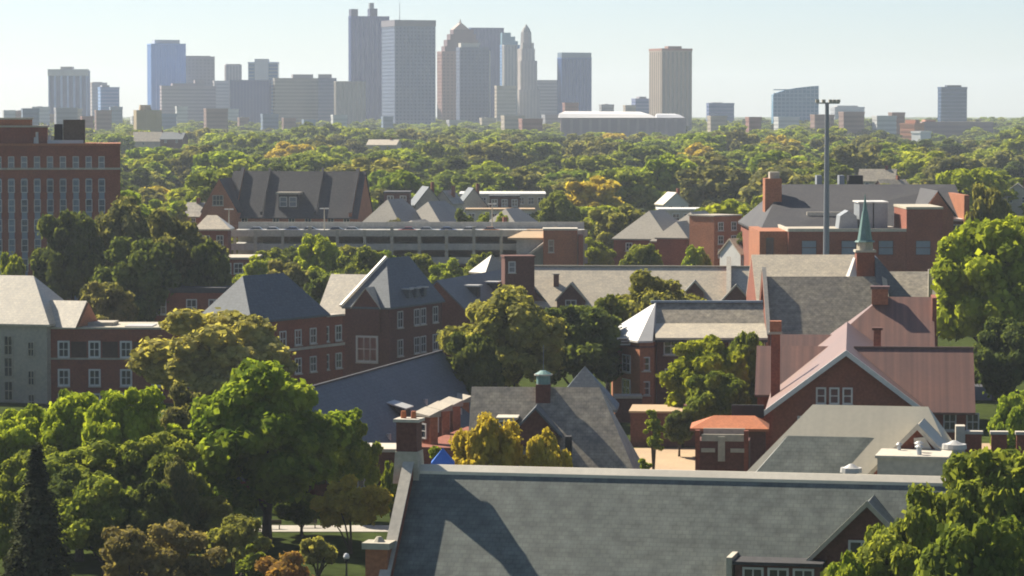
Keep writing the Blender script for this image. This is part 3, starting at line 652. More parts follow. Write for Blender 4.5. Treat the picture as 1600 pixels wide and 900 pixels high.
# J
b, ze, L = house72('three-storey dormitory with a steep blue hipped roof behind the olive tree', 393, 503, 460, 10.7, 10, 6.3, 5, 5, M['slate_blue'], M['brick'], yaw=60)
walls(b, L - .4, L + 4.5, .8, 9, 0, ze - .5, M['brick']); MB().box(L - .2, L + 4.7, .6, 9.2, ze - .497, ze - .2).build('flat_roof', M['flat'], b)
for zz in (ze - 3.0, ze - 7.2):
    for u in (8.5, 12.5, 16.5, 20.5, 24): win(b, u, .4 if u < L - .5 else .8, zz, 'F', 1.35, 2.0, 2, frame='white')
MB().box(.4, L + 4.4, .25, .397, ze - 4.9, ze - 4.5).build('string_course', M['stone'], b)
for v in (3, 7): win(b, .4, v, ze - 3, 'L', 1.4, 2, 2, frame='white')
# E1 tower block
b, ze, L = house72('tall brick block with a steep blue pyramid roof and a gabled front dormer', 610, 481, 500, 9, 8.4, 7.4, 7.8, 5, M['slate_blue'], M['brick_dark'], yaw=68)
gwalls(b, .05, .9, 1.9, 6.6, ze - 4, ze, ze + 2.9, 'x', M['brick_dark'], 'gable')
roof_gable(b, -.1, 4, 1.7, 6.8, ze - .1, ze + 3.1, 'x', m=M['slate_pale'], name='gable_roof', t=.2)
for zz, h in ((ze - 1.9, 2.6), (ze - 6.6, 3.6)): win(b, .4, 4.2, zz, 'L', 3.2, h, 3, fw=.3)
for zz in (ze - 2.1, ze - 6.6):
    for u in (4.5, 11.0, 13.6, 18.5): win(b, u, .4, zz, 'F', 1.7, 2.3, 2)
for u in (8.2, 11.2, 14.2):
    z = ze + 1.9
    d_ = MB().box(u - .55, u + .55, -.1 + .3, 2.0, z - .8, z + .55).build('dormer', M['slate_blue'], b); MB().box(u - .7, u + .7, -.1, 2.2, z + .553, z + .75).build('dormer_roof', M['metal_white'], d_)
# coping along the left hip, its bright sun put into the cream colour
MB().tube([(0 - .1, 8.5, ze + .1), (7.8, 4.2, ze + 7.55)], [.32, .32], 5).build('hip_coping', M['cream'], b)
# connected roof behind (pale)
p = at(520, 428, 520)
b = thing('dormitory_wing', 'pale sunlit slate wing left of the tall pyramid roof', 'building', (p.x, p.y, 0), -18)
gabled(b, 0, 9.4, -6, 6, 0, p.z - 5.6, p.z, 'x', M['brick_dark'], M['slate_pale'])
# long wing running back
A = at(683, 434, 528); yaw = 74; Lw = 46
b = thing('dormitory_wing', 'long blue roofed wing with pale skylights running back to the brick tower', 'building', (A.x, A.y, 0), yaw)
za = A.z - .4; k = .95; run = 7.4
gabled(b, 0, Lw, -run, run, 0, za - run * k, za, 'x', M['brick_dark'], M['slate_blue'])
for u in (12, 24): 
    z = za - 2.2 * k
    d_ = MB().box(u - 1.0, u + 1.0, -3.6, -1.5, z - 1.4, z + .5).build('dormer', M['slate_dark'], b); MB().box(u - 1.3, u + 1.3, -3.9, -1.2, z + .503, z + .75).build('dormer_roof', M['metal_white'], d_)
gwalls(b, 4.2, 7.6, -run - .7, -3.5, 0, za - run * k, za - run * k + 2.6, 'y', M['brick'], 'gable'); roof_gable(b, 3.9, 7.9, -run - 1, -3, za - run * k - .1, za - run * k + 2.9, 'y', m=M['metal_pale'], name='gable_roof', t=.2)
for zz in (za - run * k - 2, za - run * k - 6):
    for u in (2, 10.5, 14, 17.5, 21, 24.5, 28, 32, 36, 40): win(b, u, -run, zz, 'F', 1.3, 2, 2)
# brick stair tower
p = at(789, 400, 546)
b = thing('stair_tower', 'dark square brick stair tower with one small pale window', 'tower', (p.x, p.y, 0), 8)
walls(b, 0, 5.1, 0, 4.6, 0, p.z - .3, M['brick_dark']); MB().box(-.15, 5.25, -.15, 4.75, p.z - .297, p.z).build('coping', M['brick_dark'], b)
win(b, 1.2, 0, p.z - 1.9, 'F', .9, 1.6, 1, pane='pane_pale')
p = at(768, 398, 572)
b = thing('pyramid_roof_block', 'small pale pyramid roof beside the brick stair tower', 'building', (p.x, p.y, 0), 30)
roof_hip(b, -3, 3, -3, 3, p.z - 3.1, p.z, 3, 3, M['shingle_grey']); walls(b, -2.6, 2.6, -2.6, 2.6, 0, p.z - 3.4, M['brick_dark'])

# K pale roofed block on the left edge
A = at(73, 507, 465)
b = thing('stone_dormitory', 'grey stone dormitory with a large sunlit pale slate roof at the left edge', 'building', (A.x, A.y, 0), -16)
ze = A.z; rise = Zy(431, 472) - A.z
roof_hip(b, -20, .6, -.4, 13.4, ze, ze + rise, 0, 5.6, M['slate_pale'])
walls(b, -20, 0, 0, 13, 0, ze - .3, M['stone_grey'])
for zz in (Zy(546, 465), Zy(591, 465), Zy(628, 465)): win(b, -2.5, 0, zz, 'F', .8, 1.9, 2, sill=False, frame='stone_grey')
for zz in (Zy(541, 465), Zy(575, 465), Zy(612, 465)): win(b, -6.1, 0, zz, 'F', 1.1, 2.6, 2, sill=False, frame='stone_grey')
for zz in (Zy(541, 465), Zy(575, 465), Zy(612, 465)): win(b, -9.7, 0, zz, 'F', 1.1, 2.6, 2, sill=False, frame='stone_grey')
mb = MB().extr([(1.8, ze - .4), (5.6, ze + 2.9), (9.4, ze - .4)], -.6, 4.2, 'x'); mb.build('dormer', M['brick_orange'], b)  # orange brick puts a sunlit look into this gable's colour
MB().extr([(1.4, ze - .5), (5.6, ze + 3.2), (9.8, ze - .5), (9.8, ze - .7), (5.6, ze + 2.95), (1.4, ze - .7)], -2.6, 3.9, 'x').build('dormer_roof', M['slate_pale'], b)
# brick wing with white windows
A = at(76, 511, 466)
b = thing('brick_dormitory', 'flat roofed brick dormitory wing with rows of white framed windows', 'building', (A.x, A.y, 0), -2)
ze = A.z; W = X(330, 466) - A.x
walls(b, .1, W, .3, 12, 0, ze - .3, M['brick']); MB().box(0, W + .3, .1, 12.3, ze - .297, ze - .02).build('flat_roof', M['stone_grey'], b)
for zz in (546, 590, 628):
    for px_ in (98, 146.5, 196, 245, 294):
        z_ = Zy(zz, 466); win(b, X(px_, 466) - A.x, .3, z_, 'F', 1.25, 2.0, 2, frame='white', fw=.26)
for k in range(4): x_ = X(122 + 49 * k, 466) - A.x; MB().box(x_ - 1.15, x_ + 1.15, .25, .297, Zy(546, 466) - 1.15, Zy(546, 466) + 1.15).build('spandrel', M['brick_spandrel'], b)
MB().box(.1, W, .18, .297, Zy(562, 466), Zy(559, 466)).build('string_course', M['stone_grey'], b)
MB().box(4.5, 9, 3, 8, ze - .017, ze + .5).build('roof_hatch', M['flat'], b); MB().box(11, 15, 1, 6, ze - .017, ze + .12).build('roof_sheet', M['metal_white'], b)
# L brick range behind
A = at(150, 449, 545)
b = thing('brick_range', 'shaded brick range with a flat dark roof behind the small round tree', 'building', (A.x, A.y, 0), -3)
ze = A.z; W = X(352, 545) - A.x
walls(b, 0, W, 0, 14, 0, ze - .9, M['brick']); MB().box(-.2, W + .2, -.2, 14.2, ze - .897, ze).build('flat_roof', M['tar'], b)
for px_ in (215, 252, 300, 335): win(b, X(px_, 545) - A.x, 0, Zy(479, 545), 'F', 1.5, 2.3, 2, frame='white')

# ================================================================== TALL BRICK BLOCK, LEFT EDGE
D = 620; A = at(-45, 228, D)
b = thing('brick_tower_block', 'tall brick office block with columns of narrow windows at the left edge', 'building', (A.x, A.y, G(0, D)), 7)
g0 = G(0, D); zt = A.z - g0; W = X(187, D) - A.x
walls(b, 0, W, 0, 22, 0, zt, M['brick'])
MB().box(-.1, W + .15, -.15, 22.1, zt + .003, zt + .45).build('coping', M['brick_orange'], b)
zb = Zy(264, D) - g0; MB().box(0, W + .1, -.14, -.003, zb - .2, zb + .2).build('string_course', M['stone_grey'], b)
cols = [18 + 20 * k for k in range(-3, 8)]
for c_ in cols:
    x_ = X(c_, D) - A.x
    win(b, x_, 0, Zy(254, D) - g0, 'F', .95, 2.1, 1, pane='pane_pale', fw=.12)
    for r_ in range(6): win(b, x_, 0, Zy(291 + 31 * r_, D) - g0, 'F', 1.05, 2.3, 1, pane='pane_pale', sill=False, fw=.12)
    MB().box(x_ - .55, x_ + .55, -.05, -.003, Zy(480, D) - g0, Zy(279, D) - g0).build('spandrel', M['bluegrey_paint'], b)
ph = [(0, 72, 199, 3, 17, 'brick'), (0, 48, 187, 5, 15, 'brick_orange')]
zl = zt + .453
for i, (x0_, x1_, yt, y0_, y1_, mm) in enumerate(ph):
    zz = Zy(yt, D + y0_) - g0; q = MB().box(.5, X(x1_, D) - A.x, y0_, y1_, zl + .003, zz).build('penthouse', M[mm], b)
    MB().box(.3, X(x1_, D) - A.x + .25, y0_ - .2, y1_ + .2, zz + .003, zz + .35).build('coping', M['stone_grey'], q); zl = zz + .36
MB().box(X(84, D) - A.x, X(97, D) - A.x, 6, 10, zt + .453, Zy(194, D) - g0).build('roof_unit', M['black'], b)
MB().box(X(98, D) - A.x, X(132, D) - A.x, 6, 11, zt + .453, Zy(187, D) - g0).build('cooling_tower', M['rust'], b)
for px_, h in ((55, 1.2), (58, 2.2), (77, 1.4)): MB().cyl(X(px_, D) - A.x, 1.5, zt + .45, zt + .45 + h, .3, .25, 8).build('roof_vent', M['metal_white'], b)
MB().box(X(74, D) - A.x, X(130, D) - A.x, 1.0, 1.2, zt + .453, zt + 1.1).build('roof_rail', M['steel'], b)

# ================================================================== LONG DORMITORY WITH CROSS GABLES
D = 560; A = at(812, 416, D)
b = thing('long_dormitory', 'long pale slate roofed range with small dark brick gables across the middle', 'building', (A.x, A.y, 0), -4)
za = A.z; W = 43; k = .72; run = 8.5
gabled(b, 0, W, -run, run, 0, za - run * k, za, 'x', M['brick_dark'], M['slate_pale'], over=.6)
MB().box(0, W, -.3, .3, za - .02, za + .2).build('ridge_cap', M['stone_grey'], b)
def xgable(u, half, zt_, y=-9.3, wm='brick_dark'):
    gwalls(b, u - half + .3, u + half - .3, y, -2, 0, zt_ - half * 1.05, zt_ - .3, 'y', M[wm], 'gable')
    roof_gable(b, u - half, u + half, y + .35, -1, zt_ - half * 1.1, zt_ - .1, 'y', m=M['slate_blue'], name='gable_roof', t=.2)
    MB().extr([(u - half, zt_ - half * 1.1), (u, zt_), (u + half, zt_ - half * 1.1), (u + half, zt_ - half * 1.1 - .35), (u, zt_ - .35), (u - half, zt_ - half * 1.1 - .35)], y - .2, y + .35, 'y').build('coping', M['stone_grey'], b)
    win(b, u, y, zt_ - 3.9, 'F', 1.6, 1.5, 2)
xgable(X(898, 551) - A.x, 2.7, Zy(441, 551)); xgable(X(1094, 545) - A.x, 1.8, Zy(440, 545)); 
for u, h in ((36.2, 1.6),):
    rake_parapet(b, u, u + .7, [(-8.9, za - 8.9 * k), (0, za), (8.9, za - 8.9 * k)], h, .2, M['brick'], M['stone'])
xgable(X(1162, 541) - A.x, 2.9, Zy(447, 541))
c_ = MB().box(6.2, 7.1, -4.6, -3.8, za - 5, za - 1.2).build('chimney', M['brick_dark'], b); MB().box(6.0, 7.3, -4.8, -3.6, za - 1.197, za - 1).build('cap', M['stone'], c_)
for u in (3, 6, 13.5, 17, 20.5, 24, 27, 30.5, 33.8): win(b, u, -run, za - run * k - 2.2, 'F', 1.2, 1.9, 2)
# dark blue cross roof at its left end
roof_gable(b, -6.5, 5.8, -8.0, 4, za - 6.3, za + .3, 'y', m=M['slate_blue'], name='cross_roof'); gwalls(b, -6, 5.3, -7.8, 3.8, 0, za - 6.4, za - .2, 'y', M['brick_dark'])

# ================================================================== PARKING GARAGE
D = 705; A = at(352, 366, D); g0 = G(0, D)
b = thing('parking_garage', 'long open concrete parking garage across the middle distance', 'parking garage', (A.x, A.y, g0), 0)
W = X(918, D) - A.x; zt = A.z - g0
lv = [zt, zt - 3.0, zt - 6.0]
for i, z in enumerate(lv):
    MB().box(0, W, .3, 34, z - .35, z).build('deck', M['concrete'], b)
    MB().box(0, W, 0, .29, z - .5, z + .95).build('parapet', M['stone'] if i == 0 else M['concrete'], b)
MB().box(0, W, 33.7, 34.1, zt + .003, zt + 1.6).build('parapet', M['concrete'], b)
for k_ in range(14): x_ = .6 + k_ * (W - 1.6) / 13; MB().box(x_ - .35, x_ + .35, -.06, .5, 0, zt + (1.0 if k_ % 3 else 1.7)).build('column', M['stone_grey'], b)
for k_ in range(14): x_ = .6 + k_ * (W - 1.6) / 13; MB().box(x_ - .3, x_ + .3, 17, 17.6, 0, zt - .36).build('column', M['stone_grey'], b)
MB().box(0, W, .6, 33, 0, zt - 8.6).build('lower_storey', M['brick_dark'], b)
MB().box(0, W, 33.2, 33.6, zt - 8.6, zt - .36).build('back_wall', M['stone_grey'], b)
GA, GG, GW, GZ = A, g0, W, zt
# stair tower with tan roof and ramp
A = at(849, 360, 694)
b = thing('garage_stair_tower', 'square brick stair tower at the right end of the parking garage', 'tower', (A.x, A.y, G(0, 694)), 0)
g0 = G(0, 694); zt = A.z - g0
walls(b, 0, 7.4, 0, 7, 0, zt, M['brick_orange']); MB().box(-.1, 7.5, -.1, 7.1, zt + .003, zt + .4).build('coping', M['stone'], b)
win(b, 1.7, 0, zt - 3.4, 'F', .9, 2.4, 1, frame='stone'); MB().box(7.6, 8.6, -1, 6.5, 0, zt - 1).build('wall', M['brick'], b)
A = at(800, 370, 698); 
b = thing('garage_lobby', 'low lobby with a tan sloping roof left of the garage stair tower', 'building', (A.x, A.y, G(0, 698)), 0)
z = A.z - G(0, 698)
mb = MB(); mb.v = [(-1, -.5, z - .2), (13.5, -.5, z - .2), (13.5, 9, z + 1.4), (3.5, 9, z + 1.4), (-1, -.5, z - .6), (13.5, -.5, z - .6), (13.5, 9, z - .6), (3.5, 9, z - .6)]
mb.f = [(0, 1, 2, 3), (0, 4, 5, 1), (1, 5, 6, 2), (2, 6, 7, 3), (3, 7, 4, 0), (7, 6, 5, 4)]; mb.build('roof', M['tan'], b)
walls(b, 1, 6.8, 0, 6, 0, z - .62, M['concrete'])
MB().hexa([(2.5, -3.0, z - 5), (7, -3.0, z - 1.6), (7, -1, z - 1.6), (2.5, -1, z - 5)], [(2.5, -3.0, z - 4.4), (7, -3.0, z - 1.0), (7, -1, z - 1.0), (2.5, -1, z - 4.4)]).build('ramp', M['stone'], b)
A = at(335, 358, 690)
b = thing('gate_lodge', 'small brick lodge with a pale tent-shaped hipped roof at the garage left end', 'building', (A.x, A.y, G(0, 690)), 0)
z = A.z - G(0, 690); roof_hip(b, -4.4, 3.6, -1, 9, z, z + 2.9, 2.5, 3.4, M['slate_pale']); walls(b, -3.6, 2.9, 0, 8, 0, z - .3, M['brick'])
win(b, -1.8, 0, z - 2.4, 'F', 1.2, 1.8, 2); win(b, 1.2, 0, z - 2.4, 'F', 1.2, 1.8, 2)
for i, (px_, top, lab) in enumerate([(358, 326, 'double-headed lamp post by the pale tent-shaped roof'), (507, 325, 'double-headed lamp post standing in front of the dark dormered roof'), (769, 318, 'double-headed lamp post on the garage between two yellow trees')]):
    zz = Zy(top, 705 + 8) ; o = thing('lamp_post', lab, 'lamp post', (X(px_, 713), 713, GG + GZ), 0, 'lamp posts on the garage roof')
    h = zz - GG - GZ; MB().cyl(0, 0, 0, h, .16, .1, 8).build('pole', M['stone_grey'], o)
    for sx in (-1, 1): MB().box(.1 * sx if sx > 0 else -1.0, 1.0 if sx > 0 else -.1, -.25, .25, h - .25, h).build('lamp_head', M['white'], o)

# cars parked on the garage roof
def make_car(label, col, loc, yaw):
    o = thing('parked_car', label, 'car', loc, yaw, 'cars parked on the garage roof')
    mb = MB(); prof = [(-2.2, .35), (-2.25, .75), (-1.9, .92), (-1.0, 1.0), (1.15, 1.0), (2.0, .88), (2.25, .62), (2.22, .35)]
    mb.extr(prof, -.88, .88, 'y'); mb.build('body', col, o)
    mb = MB(); mb.hexa([(-1.6, -.8, 1.003), (1.1, -.8, 1.003), (1.1, .8, 1.003), (-1.6, .8, 1.003)], [(-1.15, -.66, 1.45), (.45, -.66, 1.45), (.45, .66, 1.45), (-1.15, .66, 1.45)]); mb.build('cabin', M['pane'], o)
    MB().box(-1.1, .4, -.62, .62, 1.453, 1.5).build('roof_panel', col, o)
    for x in (-1.4, 1.4):
        for y in (-.9, .74):
            w = MB().extr([(x + .33 * math.cos(a), .33 + .33 * math.sin(a)) for a in [2 * math.pi * i / 12 for i in range(12)]], y, y + .16, 'y').build('wheel', M['rubber'], o)
    return o
CP = {k: surf('car_' + k, c, rough=.3, amt=.02, bump=0, spec=.6) for k, c in dict(white=(.7, .7, .7), silver=(.4, .42, .45), red=(.4, .04, .03), blue=(.06, .12, .3), black=(.03, .03, .035), orange=(.55, .2, .04)).items()}
spots = [(398, 'silver', 'next to the left lamp post'), (428, 'white', 'left of the middle lamp post'), (455, 'blue', 'below the dark roof dormer'), (486, 'silver', 'just left of the middle lamp post'), (527, 'black', 'just right of the middle lamp post'),
         (552, 'white', 'at the foot of the brick gable'), (636, 'red', 'below the grey twin roofs'), (668, 'silver', 'in front of the grey house roof'), (700, 'blue', 'under the dark round tree'), (735, 'white', 'left of the right lamp post'), (768, 'orange', 'beside the right lamp post')]
for px_, c_, w_ in spots: make_car(f'{c_} car on the garage roof {w_}', CP[c_], (X(px_, 708), 708.5, GG + GZ + .004), rnd.choice([0, 180]))

# ================================================================== LARGE BRICK COMPLEX ON THE RIGHT
D = 615; A = at(1232, 358, D); g0 = G(0, D)
b = thing('brick_complex', 'large brick complex with a long dark shingle roof and flat roofed front block', 'building', (A.x, A.y, g0), 0)
zf = A.z - g0; Wf = X(1416, D) - A.x; Wt = X(1472, D) - A.x
walls(b, 0, Wf, 0, 32, 0, zf - .5, M['brick']); MB().box(.4, Wf, .4, 31.6, zf - .497, zf - .3).build('flat_roof', M['flat'], b)
MB().box(0, Wf, -.1, .35, zf - .496, zf + .1).build('coping', M['stone'], b); MB().box(-.1, .35, .36, 31.6, zf - .496, zf + .1).build('coping', M['stone'], b)
zt = Zy(327, D) - g0; walls(b, Wf + .003, Wt, -.2, 20, 0, zt, M['brick']); MB().box(Wf - .1, Wt + .15, -.35, 20.2, zt + .003, zt + .45).build('coping', M['stone_grey'], b)
walls(b, X(1188, D) - A.x, -.003, 2, 30, 0, Zy(362, D) - g0, M['brick_orange'])
MB().box(X(1198, D) - A.x, X(1210, D) - A.x, 1.85, 1.997, 4, Zy(372, D) - g0).build('window', M['pane'], b)
for px_ in (1264, 1326, 1384, 1442): win(b, X(px_, D) - A.x, 0 if px_ < 1410 else -.2, Zy(387, D) - g0, 'F', 2.7, 2.6, 1, sill=False, frame='brick_dark', pane='bluegrey_paint', fw=.1)
# main roof
r0 = Zy(288, 668) - g0; e0 = Zy(346, 640) - g0
mb = MB(); xl, xr = X(1186, 635) - A.x, X(1500, 660) - A.x; rx0 = X(1222, 668) - A.x
zl_ = Zy(362, 634) - g0
mb.v = [(xl, 19, zl_), (xr, 25, zl_), (xr, 53, r0), (rx0, 53, r0), (xr, 80, zl_), (xl, 80, zl_), (xl, 19, zl_ - .4), (xr, 25, zl_ - .4), (xr, 80, zl_ - .4), (xl, 80, zl_ - .4)]
mb.f = [(0, 1, 2), (0, 2, 3), (3, 2, 4, 5), (0, 3, 5), (1, 4, 2), (0, 6, 7, 1), (1, 7, 8, 4), (4, 8, 9, 5), (5, 9, 6, 0), (6, 9, 8, 7)]
mb.build('roof', M['slate_dark'], b)
walls(b, xl + .6, xr - .6, 33, 79, 0, zl_ - .42, M['brick'])
MB().box(X(1195, 655) - A.x, X(1221, 655) - A.x, 40, 46, 4, Zy(279, 655) - g0).build('chimney', M['brick_orange'], b)
MB().box(X(1203, 655) - A.x, X(1218, 655) - A.x, 41, 45, Zy(279, 655) - g0 + .003, Zy(269, 655) - g0).build('vent', M['stone_grey'], b)
# end gable on the right
gx = X(1456, 645) - A.x; gz_ = Zy(299, 645) - g0
gwalls(b, gx - 3.2, gx + 3.2, 22, 45, 0, gz_ - 4.4, gz_, 'y', M['brick_orange'], 'gable'); roof_gable(b, gx - 3.6, gx + 3.9, 22.3, 50, gz_ - 4.6, gz_ + .3, 'y', m=M['slate_dark'], name='gable_roof')
MB().box(X(1494, 650) - A.x, X(1502, 650) - A.x, 24, 60, 0, Zy(303, 650) - g0).build('end_wall', M['brick_orange'], b)
# plant on the roof
u1 = MB().box(X(1338, 632) - A.x, X(1359, 632) - A.x, 12, 22, zf - .297, Zy(316, 632) - g0).build('air_handler', M['steel_dark'], b)
u2 = MB().box(X(1361, 632) - A.x, X(1382, 632) - A.x, 12, 22, zf - .297, Zy(316, 632) - g0).build('air_handler', M['steel_dark'], b)
for u_, px_ in ((u1, 1348), (u2, 1371)): MB().box(X(px_ - 12, 632) - A.x, X(px_ + 12, 632) - A.x, 11.7, 22.3, Zy(316, 632) - g0 + .003, Zy(314, 632) - g0).build('lid', M['white'], u_)
x_ = X(1322, 630) - A.x; MB().extr([(x_ - 1.9, zf - .29), (x_ - 1.6, zf + 2.2), (x_, zf + 3.2), (x_ + 1.6, zf + 2.2), (x_ + 1.9, zf - .29)], 11, 18, 'y').build('duct_hood', M['steel_dark'], b)
MB().box(X(1260, 646) - A.x, X(1318, 646) - A.x, 30, 31, zf + .2, Zy(331, 646) - g0).build('screen', M['stone'], b)
for px_, w_ in ((1275, 8), (1310, 8), (1325, 22)): MB().box(X(px_, 672) - A.x, X(px_ + w_, 672) - A.x, 56, 60, r0 - 3, Zy(274, 672) - g0).build('roof_unit', M['steel_dark'] if w_ < 20 else M['black'], b)
MB().cyl(X(1228, 650) - A.x, 38, r0 - 6.2, r0 - 4.2, .45).build('roof_vent', M['metal_pale'], b)

# stadium style light mast
D = 565; zt = Zy(160, D); o = thing('light_mast', 'very tall grey floodlight mast rising above the chapel roof', 'light mast', (X(1291, D), D, G(0, D)))
h = zt - G(0, D); MB().cyl(0, 0, 0, h, .68, .34, 12).build('pole', M['steel_dark'], o)
MB().box(-1.9, 2.2, -.12, .12, h - .25, h + .0).build('crossarm', M['steel'], o)
for x in (-1.7, -.6, .6, 1.3, 2.0): MB().box(x - .3, x + .3, -.45, .35, h + .003, h + .5).build('floodlight', M['stone_grey'], o)

# ================================================================== BIG DARK ROOF HOUSE, LEFT MIDDLE
D = 850; A = at(352, 336, D); g0 = G(0, D)
b = thing('dark_roof_hall', 'big brick hall with a steep dark shingle roof and a single pale dormer', 'building', (A.x, A.y, g0), -8)
ze = A.z - g0; W = X(562, D) - A.x; rise = Zy(267, 862) - A.z
gabled(b, 0, W, 0, 22, 0, ze, ze + rise, 'x', M['brick_orange'], M['slate_dark'], over=.6)
pf = [(-.3, ze), (11, ze + rise), (22.3, ze)]
for u, h in ((2.0, .8), (33.4, .7)): rake_parapet(b, u, u + .8, pf, h, .15, M['brick_orange'], M['slate_dark'])
for u in (9.5, 24): MB().extr([(-.2, ze + .1), (11, ze + rise + .1), (11, ze + rise + .95), (-.2, ze + .95)], u, u + .6, 'x').build('fire_wall', M['slate_dark'], b)
gx = X(346, 846) - A.x; gz_ = Zy(280, 846) - g0
gwalls(b, gx - 4.6, gx + 4.8, -4.5, 8, 0, gz_ - 8.2, gz_, 'y', M['brick_orange'], 'gable'); roof_gable(b, gx - 5, gx + 5.2, -4.3, 11, gz_ - 8.6, gz_ + .2, 'y', m=M['slate_dark'], name='gable_roof')
win(b, gx - .2, -4.5, Zy(313, 846) - g0, 'F', 2.6, 2.4, 3, frame='stone_grey')
dx = X(449, 846) - A.x; dz = Zy(304, 846) - g0
d_ = MB().box(dx - 2.6, dx + 2.6, 1.5, 9, dz - 4.2, dz).build('dormer', M['slate_dark'], b); MB().box(dx - 3.2, dx + 3.2, .8, 9, dz + .003, dz + .55).build('dormer_roof', M['flat'], d_)
for k_ in (-1.3, 1.3): win(b, dx + k_, 1.5, dz - 2, 'F', 1.7, 2.3, 1, sill=False, pane='pane_pale')
for px_ in (383, 433, 458, 484, 520, 545): win(b, X(px_, 850) - A.x, 0, ze - 1.9, 'F', 1.4, 2.0, 2, frame='stone_grey')
# ================================================================== grey hipped house roofs
gr = 'grey hip roofed campus houses'
def grey_house(label, px, py, D, Lr, W, rise, hl, hr, yaw=70, mr='shingle_grey', mw='brick', wins=True, name='campus_house'):
    b, ze, L = house72(label, px, py, D, Lr + 7, W, rise, hl, hr, M[mr], M[mw], yaw, name, 'house', group=gr)
    if wins:
        for v in (W * .3, W * .7): win(b, .4, v, ze - 1.9, 'L', 1.3, 1.6, 2, frame='white')
        for u in (L * .3, L * .6): win(b, u, .4, ze - 1.9, 'F', 1.3, 1.6, 2, frame='white')
    return b
grey_house('grey hipped house roof just right of the big dark roofed hall', 633, 366, 790, 3, 15, 8.4, 7, 7)
grey_house('grey hipped house roof left of the dark round tree by the garage', 700, 368, 800, 5, 17, 8.2, 8, 8)
grey_house('low grey roof between the two grey hipped houses', 660, 366, 770, 2, 9, 3.2, 4, 4, wins=False)
grey_house('grey hipped house with a dark right slope behind two green trees', 1045, 374, 742, 4, 14, 6.4, 7, 6)
b = grey_house('grey hipped brick house with an orange end wall right of the two green trees', 1112, 378, 735, 5, 15, 6.6, 8, 5)
walls(b, 3, 7, -3.5, .39, 0, 6.6, M['brick_orange']); roof_gable(b, 2.6, 7.4, -3.8, 5, 6.3, 9.4, 'y', m=M['shingle_grey'], name='bay_roof')
grey_house('small grey link roof between two hipped houses', 1075, 372, 730, 3, 8, 3.6, 4, 4, wins=False)
grey_house('small tan grey house roof left of the garage lobby', 808, 352, 790, 2, 9, 4, 4, 4)
p = at(1136, 400, 712)
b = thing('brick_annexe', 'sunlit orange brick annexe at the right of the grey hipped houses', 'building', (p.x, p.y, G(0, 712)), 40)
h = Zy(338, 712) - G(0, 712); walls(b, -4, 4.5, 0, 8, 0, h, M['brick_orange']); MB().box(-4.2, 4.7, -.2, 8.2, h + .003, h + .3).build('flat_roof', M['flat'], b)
for zz in (h - 2.2, h - 5.2, h - 8.2):
    for x in (-2, 2): win(b, x, 0, zz, 'F', 1.3, 1.6, 2, frame='white')
def flat_block(label, x0, x1, yt, yb, D, mw='brick', mr='flat', yaw=0, name='building', dep=14, cat='building', wins=3, group=None):
    A = at(x0, yt, D); g = G(A.x, D); b = thing(name, label, cat, (A.x, A.y, g), yaw, group); W = X(x1, D) - A.x; z = A.z - g
    walls(b, 0, W, 0, dep, 0, z - .3, M[mw]); MB().box(-.2, W + .2, -.2, dep + .2, z - .297, z + .1).build('flat_roof', M[mr], b)
    for i in range(wins): win(b, W * (i + .5) / wins, 0, z - 2.1, 'F', 1.5, 1.8, 2, frame='white')
    return b
flat_block('long white roofed low building among the trees above the garage', 718, 852, 303, 318, 985, 'stone_grey', 'white', dep=30, wins=9, name='low_building')
flat_block('dark red low shed in front of the white roofed building', 765, 812, 306, 322, 950, 'brick_dark', 'tar', wins=3, name='shed')
flat_block('tan low building behind the yellow trees by the garage', 728, 835, 327, 335, 860, 'stone', 'tan', wins=6, name='low_building', dep=10)
flat_block('white roofed block between the two grey hipped houses', 1030, 1100, 327, 335, 800, 'stone', 'white', wins=4, name='low_building')
flat_block('tan roofed block behind the sunlit brick annexe', 1108, 1150, 343, 352, 760, 'brick', 'tan', wins=3, name='low_building')
flat_block('small brick block behind the low concrete end of the garage', 600, 640, 300, 330, 900, 'brick_dark', 'tar', wins=2, name='low_building')
flat_block('brick block half hidden by trees above the left dormitory', 345, 400, 403, 425, 640, 'brick', 'stone_grey', wins=3, name='low_building')
flat_block('dark block with a white edge right of the large brick complex', 1484, 1506, 343, 370, 640, 'brick_dark', 'white', wins=1, name='low_building')
def gab_house(label, px, py, D, W, dep, rise, wm, rm, yaw, axis='x', name='house', group=None):
    A = at(px, py, D); g = G(A.x, D); b = thing(name, label, 'house', (A.x, A.y, g), yaw, group); ze = max(3.5, A.z - g - rise)
    gabled(b, -W / 2, W / 2, -dep / 2, dep / 2, 0, ze, ze + rise, axis, M[wm], M[rm], over=.4)
    y = -dep / 2
    for x in (-W * .25, W * .25): win(b, x, y, ze - 1.6, 'F', 1.1, 1.5, 2, frame='white')
    c_ = MB().box(W * .2, W * .2 + .9, -.4, .5, ze + rise * .4, ze + rise + 1.2).build('chimney', M['brick'], b)
    return b
